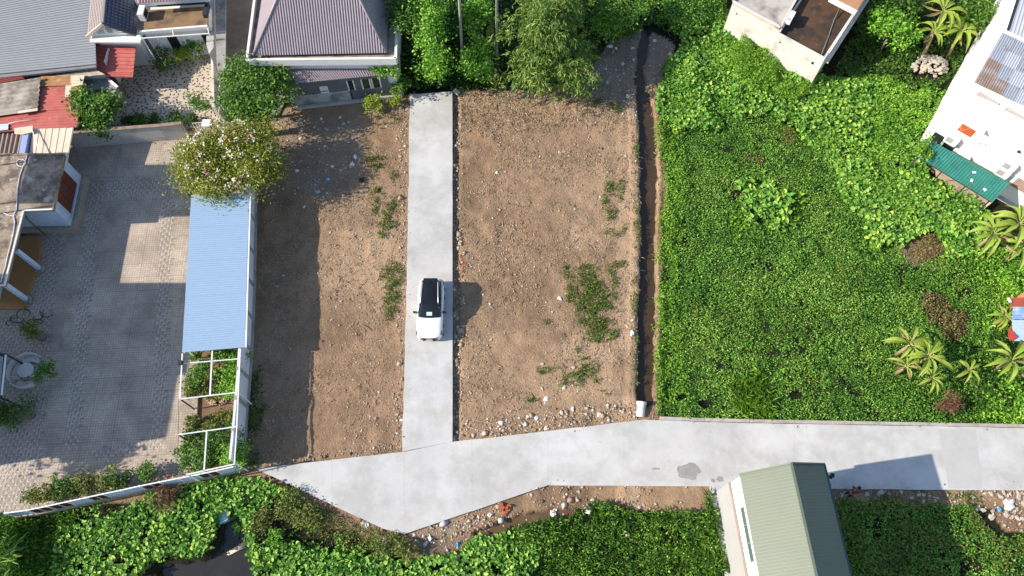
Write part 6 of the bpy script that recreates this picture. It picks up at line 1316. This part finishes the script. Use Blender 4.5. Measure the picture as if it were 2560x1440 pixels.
# ================================================================= CAR (nose towards the road)
def build_car():
    C0 = Vector((-5.50, 20.05, .10)); t_ = thing('parked_car', 'white compact crossover with black roof parked on the lane', 'car', C0)
    paint = mat('white car paint', (.80, .80, .80), .25, .01, 1, spec=.5, coat=1.0); blk = mat('black gloss', (.008, .008, .009), .12, .05, 1, spec=.5, coat=.6); gl = mat('tinted glass', (.010, .014, .016), .04, .05, 1, spec=.6); trim = mat('black trim', (.02, .02, .02), .6, .1); ch = mat('silver rail', (.66, .67, .68), .3, .02, 1, metal=.6)
    def loft(nm, secs, m, par, cap=True, smooth=True):
        V = []; Fc = []; n = len(secs[0])
        for s in secs: V += [Vector(p) + C0 for p in s]
        for j in range(len(secs) - 1):
            for k in range(n - 1): Fc.append((j * n + k, (j + 1) * n + k, (j + 1) * n + k + 1, j * n + k + 1))
        if cap: Fc.append(tuple(range(n))); Fc.append(tuple((len(secs) - 1) * n + k for k in range(n))[::-1])
        return obj(nm, V, Fc, m, par, smooth)
    # stations from nose (-y) to tail: y, half width, bottom, shoulder z, top z at centre
    ST = [(-2.13, .52, .34, .58, .66), (-2.08, .68, .26, .66, .76), (-1.95, .82, .22, .74, .86), (-1.6, .875, .20, .82, .94), (-1.1, .885, .20, .88, .99), (-.75, .885, .20, .91, 1.02), (-.3, .885, .20, .92, .98), (.4, .885, .20, .94, .98), (1.1, .89, .20, .97, 1.0), (1.6, .875, .22, 1.0, 1.02), (1.95, .82, .26, 1.0, 1.02), (2.1, .72, .34, .96, 1.0), (2.15, .58, .42, .84, .9)]
    secs = []
    for y, hw, zb, zs, zt in ST:
        half = [(hw * .80, zb), (hw * .96, zb + .08), (hw, zb + .25), (hw, zs - .15), (hw * .965, zs), (hw * .80, zs + (zt - zs) * .6), (hw * .4, zt - .01)]
        secs.append([(-x, y, z) for x, z in half] + [(0, y, zt)] + [(x, y, z) for x, z in half[::-1]])
    body = loft('body', secs, paint, t_)
    # glasshouse rings: belt -> mid -> roof
    def ringp(yf, yr, wf, wr, z, bow=.12, zf=0):
        n = 9; L_ = []
        for k in range(n): f = k / (n - 1) * 2 - 1; L_.append((f * wf, yf - bow * (1 - f * f), z + zf))
        for k in range(1, n): f = k / n; L_.append((wf + (wr - wf) * f ** 1.4 + .03 * math.sin(math.pi * f), yf + (yr - yf) * f, z + zf * (1 - f)))
        for k in range(n): f = 1 - k / (n - 1) * 2; L_.append((f * wr, yr + bow * .6 * (1 - f * f), z))
        for k in range(1, n): f = k / n; L_.append((-(wr + (wf - wr) * (1 - (1 - f) ** 1.4 * 1) if False else -(wf + (wr - wf) * (1 - f) ** 1.4 + .03 * math.sin(math.pi * f))) if False else -(wf + (wr - wf) * (1 - f) ** 1.4 + .03 * math.sin(math.pi * f)), yr + (yf - yr) * f, z + zf * f))
        return L_
    R0 = ringp(-.70, 1.98, .74, .70, .955, .14, .02); R1 = ringp(-.34, 1.86, .70, .64, 1.27, .12); R2 = ringp(.02, 1.74, .61, .55, 1.54, .10); R3 = ringp(.16, 1.62, .52, .46, 1.585, .08)
    V = []; n = len(R0)
    for r_ in (R0, R1, R2): V += [Vector(p) + C0 for p in r_]
    gh = obj('glass', V, [(j * n + k, j * n + (k + 1) % n, (j + 1) * n + (k + 1) % n, (j + 1) * n + k) for j in range(2) for k in range(n)], gl, t_, True)
    V = [Vector(p) + C0 for r_ in (R2, R3) for p in r_] + [C0 + Vector((0, .9, 1.61))]
    rf = obj('roof', V, [(k, (k + 1) % n, n + (k + 1) % n, n + k) for k in range(n)] + [(n + k, n + (k + 1) % n, 2 * n) for k in range(n)], blk, t_, True)
    for s in (-1, 1):
        tube('roof_rail', [C0 + Vector(p) for p in ((s * .60, .02, 1.50), (s * .585, .16, 1.60), (s * .555, .9, 1.635), (s * .52, 1.5, 1.61), (s * .51, 1.62, 1.56))], .036, ch, rf)
        tube('pillar', [C0 + Vector(p) for p in ((s * .745, -.66, .99), (s * .71, -.31, 1.29), (s * .62, .03, 1.55))], .03, blk, gh, 5)
        m_ = obj('mirror', [C0 + Vector((s * .98 + a * .13, -.36 + b * .09, 1.02 + c_ * .08)) for a, b, c_ in ((-1, -.6, -.8), (.8, -.8, -1), (1, .2, -.8), (-1, .8, -.8), (-1, -.4, .8), (.8, -.5, 1), (1, .3, .8), (-1, .7, .8))], [(0, 3, 2, 1), (4, 5, 6, 7), (0, 1, 5, 4), (1, 2, 6, 5), (2, 3, 7, 6), (3, 0, 4, 7)], blk, t_)
        obj('headlight', [C0 + Vector(p) for p in ((s * .60, -2.06, .70), (s * .84, -1.86, .735), (s * .865, -1.62, .80), (s * .80, -1.62, .845), (s * .78, -1.84, .80), (s * .56, -2.05, .765))], [(0, 1, 4, 5), (1, 2, 3, 4)] if s > 0 else [(5, 4, 1, 0), (4, 3, 2, 1)], mat('dark headlight', (.10, .11, .12), .15, .1, spec=.6), t_)
        obj('tail_light', [C0 + Vector(p) for p in ((s * .62, 2.145, .86), (s * .84, 1.98, .88), (s * .885, 1.62, .93), (s * .87, 1.62, 1.02), (s * .80, 1.98, 1.01), (s * .6, 2.12, .97))], [(5, 4, 1, 0), (4, 3, 2, 1)] if s > 0 else [(0, 1, 4, 5), (1, 2, 3, 4)], mat('red lens', (.30, .02, .03), .2, .1), t_)
        for y in (-1.33, 1.33):
            a = C0 + Vector((s * .70, y, .22)); b = C0 + Vector((s * .895, y, .22)); w_ = tube('wheel', [a, b], .33, trim, t_, 20); tube('rim', [b + Vector((-s * .03, 0, 0)), b + Vector((s * .006, 0, 0))], .22, ch, w_, 14)
        tube('wheel_arch', [C0 + Vector((s * .89, -1.33 + .40 * math.cos(q), .22 + .40 * math.sin(q))) for q in [math.pi * k / 8 for k in range(9)]], .025, trim, t_, 5)
        tube('wheel_arch', [C0 + Vector((s * .89, 1.33 + .40 * math.cos(q), .22 + .40 * math.sin(q))) for q in [math.pi * k / 8 for k in range(9)]], .025, trim, t_, 5)
        for y0, y1 in ((-.55, .42), (.45, 1.25)):
            d_ = tube('door_seam', [C0 + Vector(p) for p in ((s * .888, y0, .35), (s * .89, y0, .8), (s * .888, y1, .82), (s * .89, y1, .35))], .006, trim, t_, 4); box('door_handle', tuple(C0 + Vector((s * .895, y1 - .12, .80))), (.03, .16, .03), ch, d_)
        tube('hood_crease', [C0 + Vector(p) for p in ((s * .58, -2.0, .795), (s * .66, -1.5, .915), (s * .70, -.85, .965))], .008, paint, body, 4)
        tube('wiper', [C0 + Vector(p) for p in ((s * .2 - .1, -.78, 1.02), (s * .2 + .25, -.68, 1.07))], .012, trim, gh, 4)
    tube('grille', [C0 + Vector(p) for p in ((-.60, -2.07, .70), (-.35, -2.125, .685), (0, -2.145, .68), (.35, -2.125, .685), (.60, -2.07, .70))], .04, trim, t_, 6)
    box('lower_grille', tuple(C0 + Vector((0, -2.12, .42))), (.9, .06, .16), trim, t_); box('number_plate', tuple(C0 + Vector((0, -2.165, .52))), (.46, .02, .12), plastic, t_); box('badge', tuple(C0 + Vector((0, -2.15, .73))), (.14, .02, .05), ch, t_)
    obj('dashboard_paper', [C0 + Vector((-.19 + .37 * a, -.66 + .2 * b, 1.135 + .155 * b)) for a, b in ((0, 0), (1, 0), (1, 1), (0, 1))], [(0, 1, 2, 3)], mat('pale blue paper', (.50, .62, .66), .6, .06, 8), gh)
    obj('rear_spoiler', [C0 + Vector(p) for p in ((-.5, 1.70, 1.55), (.5, 1.70, 1.55), (.46, 1.93, 1.50), (-.46, 1.93, 1.50), (-.5, 1.70, 1.51), (.5, 1.70, 1.51), (.46, 1.93, 1.47), (-.46, 1.93, 1.47))], [(0, 1, 2, 3), (7, 6, 5, 4), (0, 4, 5, 1), (1, 5, 6, 2), (2, 6, 7, 3), (3, 7, 4, 0)], blk, t_)
    box('antenna_fin', tuple(C0 + Vector((0, 1.55, 1.63))), (.05, .16, .07), blk, rf)
build_car()

# ================================================================= PEOPLE beside the shed
def skin_obj(nm, joints, edges, m, par, sub=2):
    me = bpy.data.meshes.new(nm); bm = bmesh.new(); ly = bm.verts.layers.skin.verify(); off = root_off(par); vs_ = []
    for i, (p, r_) in enumerate(joints):
        v = bm.verts.new(Vector(p) - off); v[ly].radius = (r_, r_) if not isinstance(r_, tuple) else r_; v[ly].use_root = (i == 0); vs_.append(v)
    for a, b in edges: bm.edges.new((vs_[a], vs_[b]))
    bm.to_mesh(me); bm.free(); o = link(nm, me, m, par); sk_ = o.modifiers.new('skin', 'SKIN'); sk_.use_smooth_shade = True; s_ = o.modifiers.new('sub', 'SUBSURF'); s_.levels = s_.render_levels = sub; return o
skinm = mat('skin', (.38, .22, .15), .6, .05); hairm = mat('black hair', (.012, .010, .010), .5, .1)
def person(label, px, py, face, bend, shirt, pants, armL, armR, hgt=1.6):
    """standing figure; face = heading angle, bend = forward lean at the hips (radians)"""
    g = P(px, py, 0.0); z0 = max(gz1(g.x, g.y), -.1) if proj(g.x, g.y)[1] > 1222 else .10
    t_ = thing('person', label, 'person', (g.x, g.y, z0)); k = hgt / 1.7
    fw = Vector((math.cos(face), math.sin(face), 0)); rt = Vector((fw.y, -fw.x, 0)); O = Vector((g.x, g.y, z0))
    def L(f, r_, u): return O + (fw * f + rt * r_ + Vector((0, 0, u))) * k
    def T(f, r_, u):                                    # torso coordinates, bent about the hip
        du = u - .92; return L(f * math.cos(bend) + du * math.sin(bend), r_, .92 + du * math.cos(bend) - f * math.sin(bend))
    J = [(L(0, 0, .92), .12 * k)]; E_ = []
    def add(p, r_, par): J.append((p, r_ * k)); E_.append((par, len(J) - 1)); return len(J) - 1
    ch_ = add(T(.02, 0, 1.12), .115, 0); sh_ = add(T(.0, 0, 1.36), .12, ch_); nk = add(T(.02, 0, 1.47), .05, sh_); hd = add(T(.05, 0, 1.58), .088, nk); add(T(.05, 0, 1.66), .075, hd)
    for s, arm in ((-1, armL), (1, armR)):
        a = add(T(0, s * .19, 1.37), .052, sh_); b = add(T(*arm[0]), .042, a); c_ = add(T(*arm[1]), .03, b)
        d0 = (Vector(J[c_][0]) - Vector(J[b][0])).normalized(); pm = add(Vector(J[c_][0]) + d0 * .07 * k, .028, c_); sd = d0.cross(Vector((0, 0, 1)));
        sd = sd.normalized() if sd.length > .1 else rt
        for q in range(4): add(Vector(J[pm][0]) + d0 * (.06 + .012 * (q in (1, 2))) * k + sd * (.024 * (q - 1.5)) * k + Vector((0, 0, -.012)), .009, pm)
        add(Vector(J[c_][0]) + d0 * .05 * k + sd * .05 * k, .010, c_)
        h_ = add(L(.0, s * .10, .86), .10, 0); kn = add(L(.03, s * .11, .48), .062, h_); an = add(L(-.01, s * .12, .09), .042, kn); add(L(.14, s * .13, .035), .035, an)
    bd = skin_obj('body', J, E_, skinm, t_)
    sj = [(T(0, 0, .86), .155 * k), (T(.02, 0, 1.1), .145 * k), (T(0, 0, 1.34), .15 * k), (T(0, 0, 1.42), .085 * k)]; se = [(0, 1), (1, 2), (2, 3)]
    for s, arm in ((-1, armL), (1, armR)):
        i0 = len(sj); sj += [(T(0, s * .19, 1.36), .078 * k), (Vector(T(0, s * .19, 1.37)).lerp(Vector(T(*arm[0])), .8), .066 * k)]; se += [(2, i0), (i0, i0 + 1)]
    skin_obj('shirt', sj, se, shirt, t_)
    pj = [(L(0, 0, .93), .135 * k)]; pe = []
    for s in (-1, 1): i0 = len(pj); pj += [(L(0, s * .10, .82), .115 * k), (L(.03, s * .11, .48), .085 * k), (L(-.01, s * .12, .12), .065 * k)]; pe += [(0, i0), (i0, i0 + 1), (i0 + 1, i0 + 2)]
    skin_obj('trousers', pj, pe, pants, t_)
    skin_obj('hair', [(T(.0, 0, 1.60), .105 * k), (T(.04, 0, 1.68), .095 * k), (T(-.06, 0, 1.52), .07 * k)], [(0, 1), (0, 2)], hairm, t_)
    skin_obj('nose', [(T(.13, 0, 1.585), .016 * k), (T(.155, 0, 1.57), .014 * k)], [(0, 1)], skinm, t_, 1)
    return t_
maroon = mat('maroon cloth', (.17, .03, .04), .85, .1, 6); navyc = mat('dark trousers', (.02, .02, .025), .85, .1, 6); blues = mat('light blue shirt', (.30, .50, .66), .8, .06, 6); whites = mat('white shirt', (.6, .6, .6), .8, .06, 6)
person('person in maroon top bending over the rubble at the road edge', 2117, 1238, R(40), .55, maroon, navyc, [(.22, -.28, 1.2), (.42, -.22, 1.12)], [(.15, .26, 1.12), (.35, .22, 1.0)])
person('person in light blue shirt leaning forward beside the shed wall', 2058, 1216, R(75), .75, blues, navyc, [(.2, -.24, 1.12), (.4, -.18, 1.05)], [(.2, .24, 1.12), (.4, .18, 1.05)])
person('person in white shirt half hidden behind the shed eave', 2052, 1206, R(60), .15, whites, navyc, [(.1, -.24, 1.12), (.3, -.16, 1.0)], [(.1, .24, 1.12), (.3, .16, 1.0)], 1.55)
